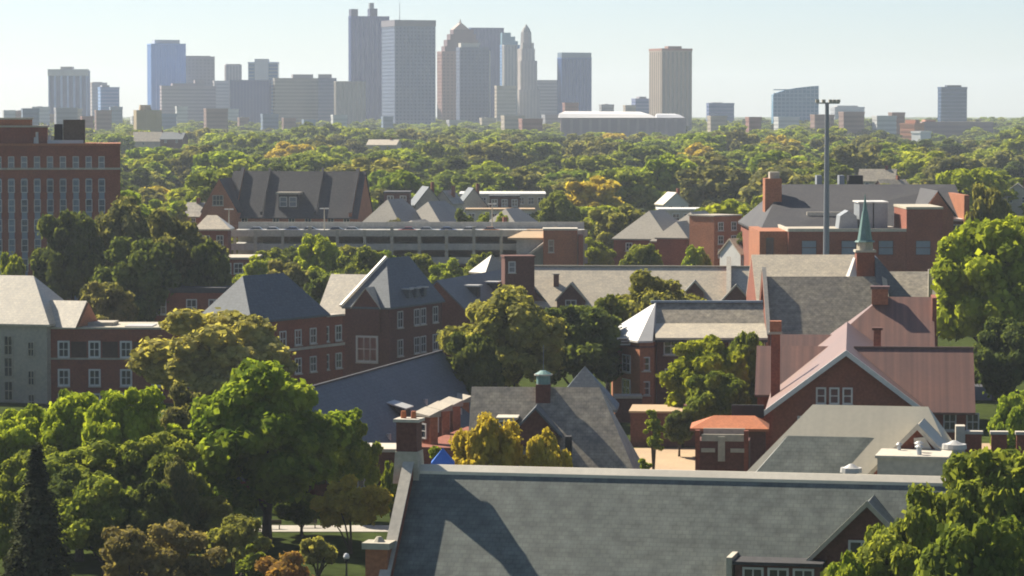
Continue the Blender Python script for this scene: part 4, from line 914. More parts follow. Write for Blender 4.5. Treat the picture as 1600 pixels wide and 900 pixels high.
for a in [
    ('pale gabled house with a blue roof among trees left of the white roofed building', 665, 291, 930, 8, 13, 5, 'stone_grey', 'slate_blue', 10, 'y'),
    ('tan gabled house just left of the white roofed building', 736, 293, 960, 8, 12, 5, 'stone', 'slate_blue', 8, 'y'),
    ('small lit gable between two houses left of the white roofed building', 700, 297, 940, 6, 9, 3.5, 'stone', 'slate_brown', -20, 'y'),
    ('small dark gabled house at the foot of the garage lobby roof', 775, 347, 770, 9, 8, 3, 'brick_dark', 'slate_brown', 20, 'x'),
    ('grey roof among trees under the tan octagonal tower', 240, 206, 2100, 26, 20, 6, 'stone_grey', 'slate_brown', 5, 'x'),
    ('dark roof beside the grey roof under the tan octagonal tower', 272, 207, 2060, 15, 12, 4, 'brick_dark', 'slate_blue', -12, 'x'),
    ('pale roof among the trees left of the highest part of the wood', 600, 218, 1900, 18, 14, 3, 'stone_grey', 'slate_pale', -10, 'x'),
    ('grey house roof above the right end of the large brick complex', 1372, 264, 1150, 13, 10, 4, 'stone_grey', 'slate_brown', -14, 'x'),
    ('second grey house roof above the large brick complex, lower', 1393, 280, 1050, 10, 9, 3, 'brick_dark', 'slate_brown', 24, 'x'),
    ('small white house in the trees behind the two grey hipped houses', 1050, 300, 1010, 8, 9, 3.5, 'white', 'slate_pale', 15, 'y'),
    ('pale house front at the right edge beyond the bright tree', 1590, 286, 900, 8, 9, 3, 'stone', 'slate_brown', -10, 'y'),
    ('white gabled house right of the grey hipped pair', 1156, 372, 690, 5, 8, 3, 'white', 'slate_pale', 30, 'x'),
    ('pink brick house left of the big dark roofed hall', 300, 316, 880, 7, 9, 3.5, 'brick_orange', 'slate_brown', -12, 'x'),
]: gab_house(*a)

# ================================================================== DOWNTOWN SKYLINE
SK = {}
def skymat(c, rough=.7, spec=.3):
    k = (c, rough)
    if k not in SK: SK[k] = surf('facade_%d' % len(SK), c, tuple(x * .9 for x in c), rough=rough, amt=.04, patch=.02, grain=.1, bump=0, spec=spec)
    return SK[k]
def glassm(c):
    k = ('g', c)
    if k not in SK: SK[k] = surf('curtain_glass_%d' % len(SK), c, tuple(x * .85 for x in c), rough=.25, amt=.06, patch=.015, grain=.06, bump=0, spec=.7)
    return SK[k]
def facade(b, x0, x1, y0, y1, z0, z1, mpier, mode, sp=5.0, fl=4.2, pw=.45, out=.35, name='facade_frame'):
    """piers and/or floor bands standing proud on the two visible faces"""
    mb = MB()
    if 'p' in mode:
        n = max(2, round((x1 - x0) / sp))
        for i in range(n + 1):
            x = x0 + (x1 - x0) * i / n; w = sp * pw / 2; mb.box(max(x0, x - w), min(x1, x + w), y0 - out, y0 - .003, z0, z1)
        n = max(2, round((y1 - y0) / sp))
        for i in range(n + 1):
            y = y0 + (y1 - y0) * i / n; w = sp * pw / 2; mb.box(x0 - out, x0 - .003, max(y0, y - w), min(y1, y + w), z0, z1)
            mb.box(x1 + .003, x1 + out, max(y0, y - w), min(y1, y + w), z0, z1)
    if 'b' in mode:
        n = int((z1 - z0) / fl); o = out * .7
        for i in range(n + 1):
            z = z1 - i * fl; mb.box(x0 - o, x1 + o, y0 - o, y1 + o, z - fl * pw, z) if False else None
            a = z - fl * pw
            mb.box(x0, x1, y0 - o, y0 - .004, a, z); mb.box(x0 - o, x0 - .004, y0, y1, a, z); mb.box(x1 + .004, x1 + o, y0, y1, a, z)
    return mb.build(name, mpier, b)
def tower(label, x0, x1, yt, D, cb, cf, mode='p', f=.2, yaw=18, sp=5, fl=4.2, pw=.45, caps=(), group=None, name='skyscraper', cat='skyscraper', gl=True, yb=None):
    if name in ('skyscraper', 'office_block') and cb[2] > cb[0] * 1.12:
        cb = tuple(round(c * k, 3) for c, k in zip(cb, (.55, .78, 1.22))); cf = tuple(round(c * k, 3) for c, k in zip(cf, (.62, .80, 1.16)))
    s = D / F; Wm = (x1 - x0) * s; a = R(yaw)
    d = max(8, f * Wm / math.sin(a)) if f > 0 else max(12, Wm * .6)
    w = (1 - f) * Wm / math.cos(a)
    X0 = X(x0 + f * (x1 - x0), D); g = G(0, D)
    b = thing(name, label, cat, (X0, D, g), yaw if f > 0 else 0, group)
    h = Zy(yt, D) - g
    MB().box(0, w, 0, d, 0, h).build('body', glassm(cb) if gl else skymat(cb), b)
    if mode: facade(b, 0, w, 0, d, 0, h, skymat(cf), mode, sp, fl, pw)
    MB().box(-.4, w + .4, -.4, d + .4, h + .003, h + 1.6).build('parapet', skymat(cf), b)
    for (c0, c1, ct, col) in caps:     # roof structures as fractions of the front width, pixel rows
        MB().box(w * c0, w * c1, d * .15, d * .85, h + 1.603, Zy(ct, D) - g).build('penthouse', skymat(col), b)
    return b, w, d, h, g
GREY = (.36, .33, .33); MAUVE = (.34, .29, .30); PALE = (.55, .52, .48); NAVY = (.07, .11, .19); BLUE = (.16, .27, .42); LB = (.30, .45, .62)
b, w, d, h, g = tower('white striped tower with dark blue glass strips, far left of the skyline', 78, 135, 112, 3900, (.05, .08, .17), (.62, .60, .60), 'p', f=.0, sp=7.2, pw=.38, caps=((.3, .6, 104, GREY),))
MB().box(-.8, w + .8, -1.2, 12, h - 5, h + 3).build('crown', skymat((.60, .58, .57)), b)
tower('low beige block with a small square top beside the white striped tower', 140, 168, 131, 4000, (.40, .34, .33), (.42, .36, .34), 'b', caps=((.1, .7, 128, GREY),), name='office_block', cat='building')
tower('low teal glass block right of the beige one near the left of the skyline', 152, 187, 138, 3950, (.22, .33, .42), (.30, .40, .48), 'b', caps=((.1, .5, 133, GREY),), name='office_block', cat='building')
b, w, d, h, g = tower('light blue glass skyscraper with a narrower flat cap', 229, 290, 70, 4000, LB, (.42, .54, .68), 'p', f=.15, sp=6, pw=.2, caps=((.12, .85, 62, (.50, .52, .56)),))
tower('grey brown slab tower right of the light blue skyscraper', 276, 335, 90, 4060, (.24, .22, .24), (.30, .27, .29), 'pb', f=.1, sp=5, pw=.45, caps=((.1, .9, 87, (.14, .12, .12)),))
b, w, d, h, g = tower('wide mauve stepped block in front of the grey brown slab tower', 250, 336, 136, 3850, (.33, .28, .29), (.40, .34, .34), 'b', f=.05, pw=.55, caps=((.2, .62, 130, MAUVE), (.62, .8, 125, MAUVE)), name='office_block', cat='building')
tower('narrow pale block behind the dark blue slab', 334, 358, 128, 4000, (.42, .40, .42), (.5, .47, .48), 'b', f=.1, name='office_block', cat='building')
tower('slim pale tower with a dark cap behind the dark blue slab', 352, 378, 103, 4100, (.40, .37, .40), (.5, .46, .48), 'p', f=.1, sp=4, caps=((.05, .95, 100, (.16, .14, .18)),))
tower('dark blue rectangular slab low in front of two pale towers', 361, 419, 127, 3800, (.045, .08, .20), (.07, .11, .22), 'p', f=.0, sp=4, pw=.2)
b, w, d, h, g = tower('white centred tower with dark teal corners', 389, 433, 99, 3950, (.10, .20, .26), (.62, .60, .58), '', f=.0)
MB().box(w * .22, w * .68, -1.5, d * .8, 0, Zy(92, 3950) - g).build('central_shaft', skymat((.60, .60, .60)), b); facade(b, w * .02, w * .98, 0, d, 0, h, skymat((.20, .30, .34)), 'b', pw=.3)
tower('wide olive grey block with a flat top left of the tallest towers', 427, 500, 124, 3800, (.24, .23, .20), (.32, .30, .26), 'b', f=.05, pw=.5, caps=((.4, .85, 116, GREY),), name='office_block', cat='building')
tower('dark blue grey block attached right of the olive grey block', 498, 524, 124, 3780, (.12, .14, .18), (.17, .18, .22), 'b', f=.0, caps=((0, .75, 116, GREY),), name='office_block', cat='building')
tower('beige grey block with vertical ribs left of the tallest tower', 523, 571, 129, 3700, (.30, .27, .24), (.38, .34, .30), 'p', f=.06, sp=5, name='office_block', cat='building')
b, w, d, h, g = tower('tallest dark blue skyscraper with two square corner turrets on its roof', 545, 608, 27, 4100, (.05, .075, .18), (.08, .11, .22), 'p', f=.07, sp=6, pw=.5)
s_ = 4100 / F
for a0, a1, t0 in ((.01, .19, 14), (.50, .70, 13)): MB().box(w * a0, w * a1, 1, 12, h + 1.603, Zy(t0, 4100) - g).build('corner_turret', skymat((.10, .11, .19)), b)
MB().box(w * .51, w * .62, 3, 9, Zy(13, 4100) - g + .003, Zy(4, 4100) - g).build('turret_top', skymat((.30, .32, .34)), b)
b, w, d, h, g = tower('broad grey slab skyscraper in front of the tallest tower', 595, 680, 34, 3700, (.15, .155, .18), (.27, .265, .27), 'pb', f=.27, yaw=20, sp=4.5, pw=.5)
MB().box(-.7, w + .7, -.7, d + .7, h - 5, h + 2.2).build('crown', skymat((.24, .22, .25)), b)
MB().cyl(w * .28, d * .5, h + 2.2, h + 24, .45, .15, 6).build('antenna', skymat((.3, .3, .32)), b)
# postmodern stepped tower with gabled crown
b, w, d, h, g = tower('brown stepped tower with pointed gable crown right of the broad grey slab', 683, 752, 82, 4000, (.22, .13, .13), (.33, .20, .18), 'pb', f=.12, sp=5, pw=.5)
for i, (a0, a1, t0) in enumerate(((.08, .96, 72), (.14, .93, 62), (.22, .88, 53), (.30, .82, 46))):
    MB().box(w * a0, w * a1, d * .1, d * .8, h + (1.6 if i == 0 else 0) + .003, Zy(t0, 4000) - g).build('setback', skymat((.20, .14, .15)), b); h = Zy(t0, 4000) - g
MB().extr([(w * .30, h), (w * .5, Zy(35, 4000) - g), (w * .72, h)], d * .1, d * .7, 'y').build('gable', skymat((.38, .28, .24)), b)
MB().cyl(w * .5, d * .3, Zy(36, 4000) - g, Zy(29, 4000) - g, 2, .2, 6).build('finial', skymat((.5, .42, .34)), b)
tower('dark grey blue skyscraper behind the brown stepped tower', 733, 787, 45, 4250, (.06, .075, .16), (.10, .115, .20), 'p', f=.05, sp=5, pw=.45)
b, w, d, h, g = tower('teal glass tower with a stepped curved top beside the dark skyscraper', 783, 812, 72, 4150, (.13, .27, .36), (.22, .34, .42), 'b', f=.05)
for a0, a1, t0 in ((0, .9, 64), (0, .75, 57), (0, .5, 51)): MB().box(w * a0, w * a1, 0, d * .8, h + 1.603 if t0 == 64 else h + .003, Zy(t0, 4150) - g).build('setback', glassm((.11, .27, .36)), b); h = Zy(t0, 4150) - g
b, w, d, h, g = tower('grey office tower with a pale slanted cap in front of the brown stepped tower', 713, 764, 76, 3750, (.15, .15, .17), (.25, .24, .25), 'pb', f=.12, sp=4.5, pw=.5, caps=((.05, .7, 67, (.62, .58, .50)),))
MB().box(w + .01, w + 4, 6, 16, 0, h - 2).build('side_shaft', skymat((.66, .64, .62)), b)
tower('pale tower between the teal glass tower and the domed art deco spire', 786, 808, 72, 3900, (.40, .38, .38), (.52, .49, .47), 'p', f=.1, sp=4)
D = 3950; g = G(0, D)
b = thing('art_deco_tower', 'slim pale art deco tower with stepped shoulders and a domed lantern', 'skyscraper', (X(822, D), D, g), 18)
stone_ = skymat((.50, .45, .42)); pz = 0
for w_, t0 in ((26, 140), (21, 95), (16.5, 76)):
    zz = Zy(t0, D) - g; q = MB().box(-w_ / 2, w_ / 2, -w_ / 2, w_ / 2, pz + .003, zz).build('shaft', stone_, b)
    facade(q, -w_ / 2, w_ / 2, -w_ / 2, w_ / 2, pz, zz, skymat((.58, .52, .48)), 'p', sp=4, pw=.5); pz = zz
for sx in (-1, 1): MB().box(sx * 6 - 1.4, sx * 6 + 1.4, -8, -5, pz + .003, pz + 7).build('corner_turret', stone_, b)
MB().cyl(0, 0, pz + .003, Zy(50, D) - g, 7.6, 6.6, 8).build('lantern', stone_, b)
MB().cyl(0, 0, Zy(50, D) - g + .003, Zy(44, D) - g, 6.2, 4.2, 10).build('dome', skymat((.42, .40, .36)), b)
MB().cyl(0, 0, Zy(44, D) - g + .003, Zy(38, D) - g, 3.8, .5, 10).build('dome_tip', skymat((.42, .40, .36)), b)
tower('low cream block at the foot of the domed art deco tower', 773, 806, 136, 3700, (.46, .40, .32), (.55, .48, .40), 'b', f=.1, name='office_block', cat='building')
tower('long low grey lilac block right of the domed art deco tower', 834, 874, 127, 4100, (.32, .31, .35), (.40, .38, .41), 'b', f=.0, name='office_block', cat='building')
b, w, d, h, g = tower('blue glass tower standing alone right of the art deco tower', 871, 924, 92, 3900, (.07, .13, .24), (.14, .21, .33), 'p', f=.12, sp=5, pw=.25)
MB().box(0, w, 0, d, h + 1.603, Zy(82, 3900) - g).build('crown', glassm((.20, .27, .36)), b)
b, w, d, h, g = tower('tall beige residential tower with vertical ribs and a reddish roof edge', 1016, 1081, 81, 3300, (.32, .27, .23), (.46, .38, .31), 'p', f=.27, yaw=22, sp=5, pw=.5)
MB().box(-.6, w + .6, -.6, d + .6, h + 1.603, h + 3.6).build('roof_edge', skymat((.42, .22, .18)), b); MB().box(w * .25, w * .7, 3, 12, h + 3.603, h + 6).build('penthouse', skymat((.36, .24, .2)), b)
tower('small grey block with a raised centre left of the beige ribbed tower', 987, 1015, 156, 3900, (.25, .24, .30), (.34, .32, .37), 'b', caps=((.3, .8, 151, GREY),), name='office_block', cat='building')
tower('square lilac grey block standing alone right of the beige ribbed tower', 1105, 1147, 163, 3700, (.24, .24, .30), (.33, .32, .37), 'b', f=.05, caps=((.15, .55, 160, GREY),), name='office_block', cat='building')
# blue building with a slanted, curved roof
D = 3500; g = G(0, D); s_ = D / F
b = thing('glass_building', 'blue glass building with a curved slanting roofline right of the lilac block', 'building', (X(1207, D), D, g), 0)
W = 71 * s_; pts = [(0, 0)] + [(W * t, Zy(y, D) - g) for t, y in ((0, 148), (.12, 144), (.3, 140), (.55, 137), (.8, 135), (1, 134))] + [(W, 0)]
MB().extr(pts, 0, 24, 'y').build('body', glassm((.10, .26, .42)), b)
mb = MB()
for i in range(12):
    x = W * i / 11; zt_ = Zy(148 - 14 * min(1, (i / 11) ** .6), D) - g; mb.box(max(0, x - .5), min(W, x + .5), -.5, -.003, 0, zt_)
for i in range(13): mb.box(.5, W - .5, -.35, -.004, 4.2 * i, 4.2 * i + 1.1)
mb.build('mullion_grid', skymat((.22, .38, .52)), b)
tower('hazy white low block between the floodlight mast and the blue curved building', 1298, 1351, 169, 4200, (.42, .43, .47), (.5, .5, .53), 'b', f=.1, caps=((.1, .8, 165, PALE),), name='office_block', cat='building')
tower('dark teal tower standing alone at the far right of the skyline', 1465, 1511, 138, 3600, (.07, .11, .15), (.13, .18, .23), 'b', f=.08, pw=.3, caps=((.25, .8, 133, (.10, .12, .16)),))
# brick complex under it
tower('long lilac brick block at the foot of the dark teal tower', 1440, 1545, 193, 2900, (.30, .22, .24), (.36, .27, .27), 'b', f=.0, caps=((.05, .2, 187, (.4, .2, .12)),), name='hospital_block', cat='building', gl=False)
tower('sunlit orange brick block left of the long lilac block', 1408, 1444, 195, 2850, (.60, .27, .14), (.55, .25, .14), 'b', f=.55, yaw=40, caps=((.3, .8, 187, (.5, .24, .14)),), name='hospital_block', cat='building', gl=False)
tower('bright white low building below the sunlit orange brick block', 1425, 1455, 208, 2600, (.7, .7, .68), (.75, .74, .72), '', f=.4, yaw=35, name='low_building', cat='building', gl=False)
# arena
D = 3150; g = G(0, D); b = thing('arena', 'long low arena with a pale gently sloping roof below the beige ribbed tower', 'arena', (X(878, D), D, g), 0)
W = 192 * D / F; zt = Zy(184, D) - g; za_ = Zy(176, D + 30) - g
MB().box(0, W, 0, 60, 0, zt).build('wall', skymat((.24, .19, .22)), b)
mb = MB(); W2 = W * .77
mb.hexa([(-3, -2, zt + .003), (W2, -2, zt + .003), (W2, 62, zt + .003), (-3, 62, zt + .003)], [(-3, 6, za_ - 1), (W2 - 6, 6, za_ - 2), (W2 - 14, 56, za_ + 1), (4, 56, za_ + 1.5)]); mb.build('roof', skymat((.62, .60, .58)), b)
MB().hexa([(W2 + .01, -1, zt + .003), (W, -1, zt + .003), (W, 60, zt + .003), (W2 + .01, 60, zt + .003)], [(W2 + .1, 4, za_ - 2), (W - 4, 4, za_ - 2.6), (W - 8, 50, za_ - 1), (W2 + 2, 50, za_ - 1)]).build('lower_roof', skymat((.52, .52, .54)), b)
facade(b, 0, W, 0, 60, 0, zt - 1, skymat((.30, .24, .26)), 'p', sp=9, pw=.3, out=.8)
# tan octagonal tower
D = 2500; g = G(0, D); b = thing('octagonal_block', 'tan octagonal block with a raised centre right of the teal glass block', 'building', (X(232, D), D, g), 0)
MB().cyl(0, 0, 0, Zy(172, D) - g, 11, 11, 8).build('body', skymat((.46, .36, .22)), b); MB().cyl(-2, 0, Zy(172, D) - g + .003, Zy(164, D) - g, 5, 4.4, 8).build('penthouse', skymat((.42, .33, .22)), b)
# low downtown fringe: each a building of its own
fr = random.Random(21)
FR = [('white', (.60, .60, .58)), ('grey', (.36, .36, .38)), ('brown', (.30, .20, .17)), ('beige', (.48, .41, .33)), ('blue grey', (.22, .28, .36)), ('brick red', (.34, .18, .15))]
lands = [(0, 78, 'left of the white striped tower'), (78, 140, 'at the foot of the white striped tower'), (140, 229, 'between the striped tower and the light blue skyscraper'), (229, 340, 'at the foot of the light blue skyscraper'),
         (340, 430, 'in front of the dark blue slab'), (430, 545, 'in front of the olive grey block'), (545, 683, 'at the foot of the broad grey slab'), (683, 775, 'at the foot of the brown stepped tower'), (775, 871, 'at the foot of the domed tower'),
         (871, 1016, 'behind the pale arena roof'), (1081, 1207, 'between the beige ribbed tower and the curved blue building'), (1207, 1300, 'at the foot of the curved blue building'), (1300, 1410, 'right of the floodlight mast')]
for (a, c, where) in lands:
    n = {0: 5, 1081: 2, 1300: 4, 1207: 2, 545: 1, 683: 2, 775: 3}.get(a, 3); used = []
    for k in range(n):
        w_ = fr.uniform(16, 40); x0_ = a + (c - a) * (k + fr.uniform(.05, .45)) / n; cw, col = FR[(k * 2 + int(a / 50)) % 6]
        D = fr.uniform(2700, 3600); yt = fr.uniform(164, 186) if a < 430 else fr.uniform(181, 190) if a < 870 else fr.uniform(176, 190)
        if a == 871: D = fr.uniform(3400, 3700); yt = fr.uniform(158, 172); w_ = fr.uniform(14, 26)
        shape = ['short', 'wide', 'narrow', 'boxy', 'stubby'][k % 5]
        tower(f'{shape} {cw} low-rise building {where}', x0_, x0_ + w_, yt, D, tuple(v * .8 for v in col), col, 'b', f=.15, yaw=18, pw=.5, fl=4, caps=((.3, .6, yt - 3, GREY),) if k % 2 else (), group='low-rise buildings below the skyline', name='low_rise', cat='building', gl=False)

# ================================================================== TREES NEAR THE CAMERA
tree('small round tree before the garage under the left lamp post', 425, 388, 84, 655, 'green', 4)
tree('dark green tree before the garage under the big dark roofed hall', 462, 384, 70, 662, 'dark', 2)
tree('green tree before the right part of the garage beside the brick stair tower', 752, 396, 60, 650, 'green', 0)
tree('green tree before the garage between two brighter treetops', 540, 384, 84, 650, 'olive', 1)
tree('bright tree before the garage just left of the tall pyramid roof', 600, 392, 72, 645, 'bright', 2)
tree('low olive tree among shrubs left of the forked trunk', 330, 775, 120, 298, 'olive', 1)
tree('small green tree at the left edge behind the conifer', 8, 770, 110, 275, 'green', 4)
tree('round dark green tree standing before the middle of the parking garage', 648, 396, 84, 668, 'green', 1)
tree('yellow-green tree between the tall pyramid roof and the garage', 700, 404, 74, 660, 'yellow', 3)
tree('low green tree hiding the path behind the forked trunk', 470, 770, 90, 318, 'green', 2)
tree('low bright tree hiding the path left of the forked trunk', 345, 745, 120, 312, 'bright', 0)
tree('dark tree over the courtyard by the tiled pavilion', 1062, 640, 56, 392, 'dark', 2)
tree('leafy yellow-green tree at the left edge just under the stone dormitory windows', 20, 655, 130, 318, 'yellow', 2)
tree('deep green tree in the middle of the left thicket', 160, 745, 170, 285, 'green', 0)
tree('dark green tree behind the conifers', 95, 735, 150, 288, 'dark', 3)
tree('shaded tree at the right side of the left thicket', 235, 750, 110, 283, 'dark', 4)
tree('green tree filling the thicket just left of the forked tree', 300, 670, 140, 318, 'green', 1)
tree('green tree in the left thicket under the yellow-green crowns', 60, 700, 150, 305, 'green', 1)
tree('bright green broad tree with a dark forked trunk left of the tall chimney', 415, 566, 265, 313, 'bright', 0)
tree('smaller bright green tree tucked right of the forked tree', 545, 640, 100, 330, 'bright', 1)
tree('drooping olive tree with yellowish tips over the brick dormitory', 335, 484, 262, 425, 'pale_olive', 2)
tree('tall green tree beside the olive tree, between it and the dormitory corner', 300, 600, 130, 345, 'sage', 3)
tree('light green tree at the left edge below the stone dormitory', 40, 634, 150, 325, 'bright', 4)
tree('yellow-green tree in front of the first white windows', 108, 612, 150, 322, 'yellow', 1)
tree('yellow-green tree in front of the third column of white windows', 200, 608, 165, 318, 'yellow', 0)
tree('rounded green tree below the two yellow-green trees', 120, 690, 220, 300, 'green', 3)
tree('green tree in the shade left of the forked tree', 240, 680, 165, 300, 'green', 2)
tree('narrow dusty tree left of the pale path', 275, 715, 70, 295, 'sage', 4)
tree('dark green tree behind the forked tree trunk', 480, 690, 110, 345, 'dark', 1)
bush('small autumn tree with orange and yellow leaves left of the brick pier', 548, 744, 124, 305, 'gold', 31, n=9000, leaf=.32, name='tree', cat='tree', z0=1.0)
tree('yellow autumn tree left of the cupola house window', 766, 650, 130, 292, 'gold', 2)
tree('smaller golden autumn tree in front of the cupola house', 852, 672, 96, 290, 'gold', 4)
tree('pale green sapling between the brick pier and the flat roofed porch', 610, 722, 34, 318, 'bright', 2)
tree('large green tree spreading in front of the tall brick block', 790, 452, 210, 438, 'olive', 0)
tree('dark green tree filling the gap left of the gleaming roof corner', 905, 478, 170, 446, 'dark', 1)
tree('round green tree above the gleaming roof corner', 1025, 424, 165, 508, 'olive', 3)
tree('green tree linking the two large trees before the long dormitory', 950, 462, 120, 480, 'green', 4)
tree('dark tree below the large spreading tree', 735, 520, 110, 420, 'dark', 2)
tree('leafy tree in front of the brick house with the pale two-pitch roof', 1105, 526, 150, 412, 'yellow', 4)
tree('leafy tree against the left wall of the red roofed hall', 1168, 520, 84, 418, 'green', 0)
tree('dark tree under the leafy tree by the tiled pavilion', 1120, 580, 110, 395, 'green', 2)
tree('large bright yellow-green tree at the right edge', 1560, 340, 250, 470, 'yellow', 1)
tree('tall bright tree behind the yellow-green tree at the right edge', 1600, 318, 130, 520, 'yellow', 3)
tree('green tree at the right edge above the crenellated wall', 1592, 612, 90, 350, 'bright', 2)
tree('dark green tree at the foot of the bright right edge tree', 1575, 500, 130, 440, 'dark', 0)
tree('big green tree filling the bottom right corner', 1565, 704, 260, 232, 'green', 1)
tree('broad green tree in front of the slate cross gable', 1400, 800, 230, 214, 'green', 3)
tree('green tree crown between the corner tree and the slate cross gable', 1475, 762, 190, 222, 'green', 2)
tree('low green tree crown at the bottom edge right of the slate roof', 1530, 815, 230, 205, 'green', 0)
tree('green treetop at the bottom edge before the small dormer', 1330, 868, 130, 200, 'bright', 4)
tree('small round tree in front of the shaded brick range', 160, 441, 118, 500, 'sage', 1)
tree('green tree at the left edge above the stone dormitory roof', 18, 396, 60, 560, 'yellow', 2)
tree('dark tree in the shadow of the tall brick block, leftmost', 112, 330, 130, 575, 'dark', 1)
tree('large tree with sunlit top in front of the tall brick block', 190, 312, 150, 585, 'sage', 0)
tree('large dark tree right of the tall brick block', 275, 330, 165, 560, 'sage', 3)
tree('dark lower tree between the two large trees by the brick block', 215, 372, 150, 548, 'dark', 2)
tree('dark tree at the right end of the big dark clump', 325, 375, 80, 552, 'dark', 4)
tree('bright round treetop in front of the left half of the garage', 495, 368, 84, 640, 'yellow', 0)
tree('green treetop right of the bright round one by the garage', 572, 386, 110, 630, 'green', 3)
tree('pale green tree between the dark clump and the hipped dormitory', 405, 400, 90, 620, 'yellow', 4)
tree('green tree behind the hipped dormitory roof', 450, 408, 110, 560, 'sage', 2)
tree('dark tree between the two steep blue roofs', 500, 425, 90, 530, 'dark', 1)
tree('green tree left of a bright one behind the long pale dormitory', 1010, 382, 90, 640, 'green', 1)
tree('bright green tree behind the long pale dormitory', 1088, 385, 66, 635, 'bright', 0)
tree('dark round tree between the grey hipped house and the garage', 728, 328, 62, 745, 'dark', 3)
tree('small yellow tree left of the right garage lamp post', 755, 333, 34, 770, 'yellow', 2)
tree('small yellow tree right of the right garage lamp post', 785, 333, 40, 775, 'yellow', 4)
tree('round green tree above the tan lobby roof', 868, 300, 90, 860, 'green', 0)
tree('yellow-green tree right of the garage stair tower', 940, 322, 76, 850, 'yellow', 1)
tree('yellow tree seen through the garage right of the stair tower', 930, 372, 66, 745, 'yellow', 3)
tree('dark tree at the left end of the large brick complex', 1165, 360, 50, 690, 'dark', 2)
tree('olive tree at the right edge beyond the brick complex', 1545, 290, 90, 640, 'olive', 2)
tree('gold tinted tree right of the dark block by the brick complex', 1490, 395, 60, 600, 'yellow', 0)
bush('ivy column climbing beside the steep brown roofed house', 1022, 640, 34, 372, 'bright', 5, n=3500, name='climbing_plant', cat='climbing plant')
bush('olive shrub on the lawn left of the globe lamp', 495, 838, 60, 290, 'olive', 32, n=3000)
bush('brown and olive shrub at the bottom edge, left of centre', 200, 826, 120, 268, 'brown', 11)
bush('wide brown tinged shrub right of the dark conifer', 275, 815, 150, 275, 'brown', 12, n=8000)
bush('olive shrub beside the pale path', 365, 806, 110, 285, 'olive', 13)
bush('orange topped hedge at the bottom edge below the forked trunk', 452, 862, 120, 268, 'orange', 14, n=8000)
bush('green shrub between the brown shrub and the orange hedge', 395, 850, 70, 272, 'green', 15)
bush('yellow-green bush right of the base of the tall chimney', 684, 698, 44, 300, 'yellow', 17, n=2500)
bush('small green bush at the corner of the brown roofed house', 1010, 716, 30, 320, 'bright', 18, n=1500)
bush('green shrub below the dark block at the left edge', 60, 850, 120, 262, 'green', 19)
# dark conifer
def conifer(label, px, ytop, wpx, D, seed):
    H = Zy(ytop, D); Rr = wpx * D / F / 2; rs = np.random.RandomState(seed)
    o = thing('conifer', label, 'conifer', (X(px, D), D, 0)); P = []; N = []
    n = 90
    for i in range(n):
        t = (i + .5) / n; z = 1.2 + (H - 1.4) * t; r = Rr * (1 - t) ** .8 * rs.uniform(.7, 1.12)
        for k in range(7):
            a = rs.uniform(0, 6.28); m_ = max(6, int(40 * (1 - t) + 8)); u = rs.rand(m_) ** .6
            q = np.stack([np.cos(a) * r * u, np.sin(a) * r * u, z - u * u * r * .35 + rs.normal(size=m_) * .08], 1) + rs.normal(size=(m_, 3)) * .16
            P.append(q); N.append(np.array([np.cos(a) * .4, np.sin(a) * .4, .9]) + rs.normal(size=(m_, 3)) * .45)
    P = np.concatenate(P); N = np.concatenate(N); N /= np.linalg.norm(N, axis=1)[:, None]
    link('crown', quads_mesh('crown', P, N, rs.uniform(.16, .36, len(P)), FM['conifer'], 1.0), o)
    MB().tube([(0, 0, -.2), (0, 0, H * .5), (0, 0, H - .3)], [.35, .2, .03]).build('trunk', M['bark'], o)
conifer('dark pointed conifer in the bottom left corner', 55, 695, 170, 252, 3)
# small things on the ground
def globe_lamp(label, px, py, D):
    o = thing('street_lamp', label, 'street lamp', (X(px, D), D, 0)); z = Zy(py, D)
    MB().cyl(0, 0, 0, z - .35, .1, .07, 8).build('pole', M['black'], o); MB().cyl(0, 0, z - .347, z - .05, .14, .24, 10).build('globe_base', M['black'], o)
    mb = MB(); 
    mb.cyl(0, 0, z - .047, z + .12, .24, .30, 12); mb.cyl(0, 0, z + .121, z + .36, .30, .2, 12); g_ = mb.build('globe', M['globe'], o)
    MB().cyl(0, 0, z + .363, z + .45, .22, .05, 12).build('cap', M['steel'], o)
globe_lamp('white globe street lamp on the lawn left of the brick pier', 540, 872, 288)
for lab, px, D in (('wooden bench on the pale path right of the forked trunk', 480, 324), ('wooden bench on the pale path left of the forked trunk', 424, 323)):
    o = thing('park_bench', lab, 'bench', (X(px, D), D, .06), 0, 'benches on the pale path')
    MB().box(-.9, .9, -.25, .2, .42, .47).build('seat', M['rust'], o); MB().box(-.9, .9, .2, .26, .5, .9).build('backrest', M['rust'], o)
    for x in (-.7, .7): MB().box(x - .04, x + .04, -.2, .2, 0, .417).build('leg', M['black'], o)

# ================================================================== THE WOODED NEIGHBOURHOOD
# strips of the view that random trees must leave open: x0, x1, row, depth of what they would hide
KEEP = [(0, 190, 700, 622), (318, 562, 352, 846), (352, 960, 412, 705), (575, 740, 366, 790), (718, 852, 316, 985), (728, 835, 334, 860), (960, 1152, 384, 735), (1186, 1506, 425, 700),
        (655, 745, 305, 925), (1355, 1405, 282, 1060), (208, 285, 222, 2090), (780, 905, 356, 700), (0, 1600, 500, 560), (575, 625, 225, 1900), (300, 345, 345, 700), (1100, 1160, 352, 760), (1410, 1545, 214, 2700), (880, 1065, 204, 3150), (200, 262, 196, 2500), (1030, 1062, 310, 1000)]
FOOT = [(X(352, 705), X(958, 705), 700, 745), (X(1186, 640), X(1500, 640), 610, 700), (X(320, 860), X(565, 860), 840, 880), (X(718, 985), X(852, 985), 980, 1020), (-110, -70, 615, 648)]
cand = []
ty = random.Random(99); y = 590.0
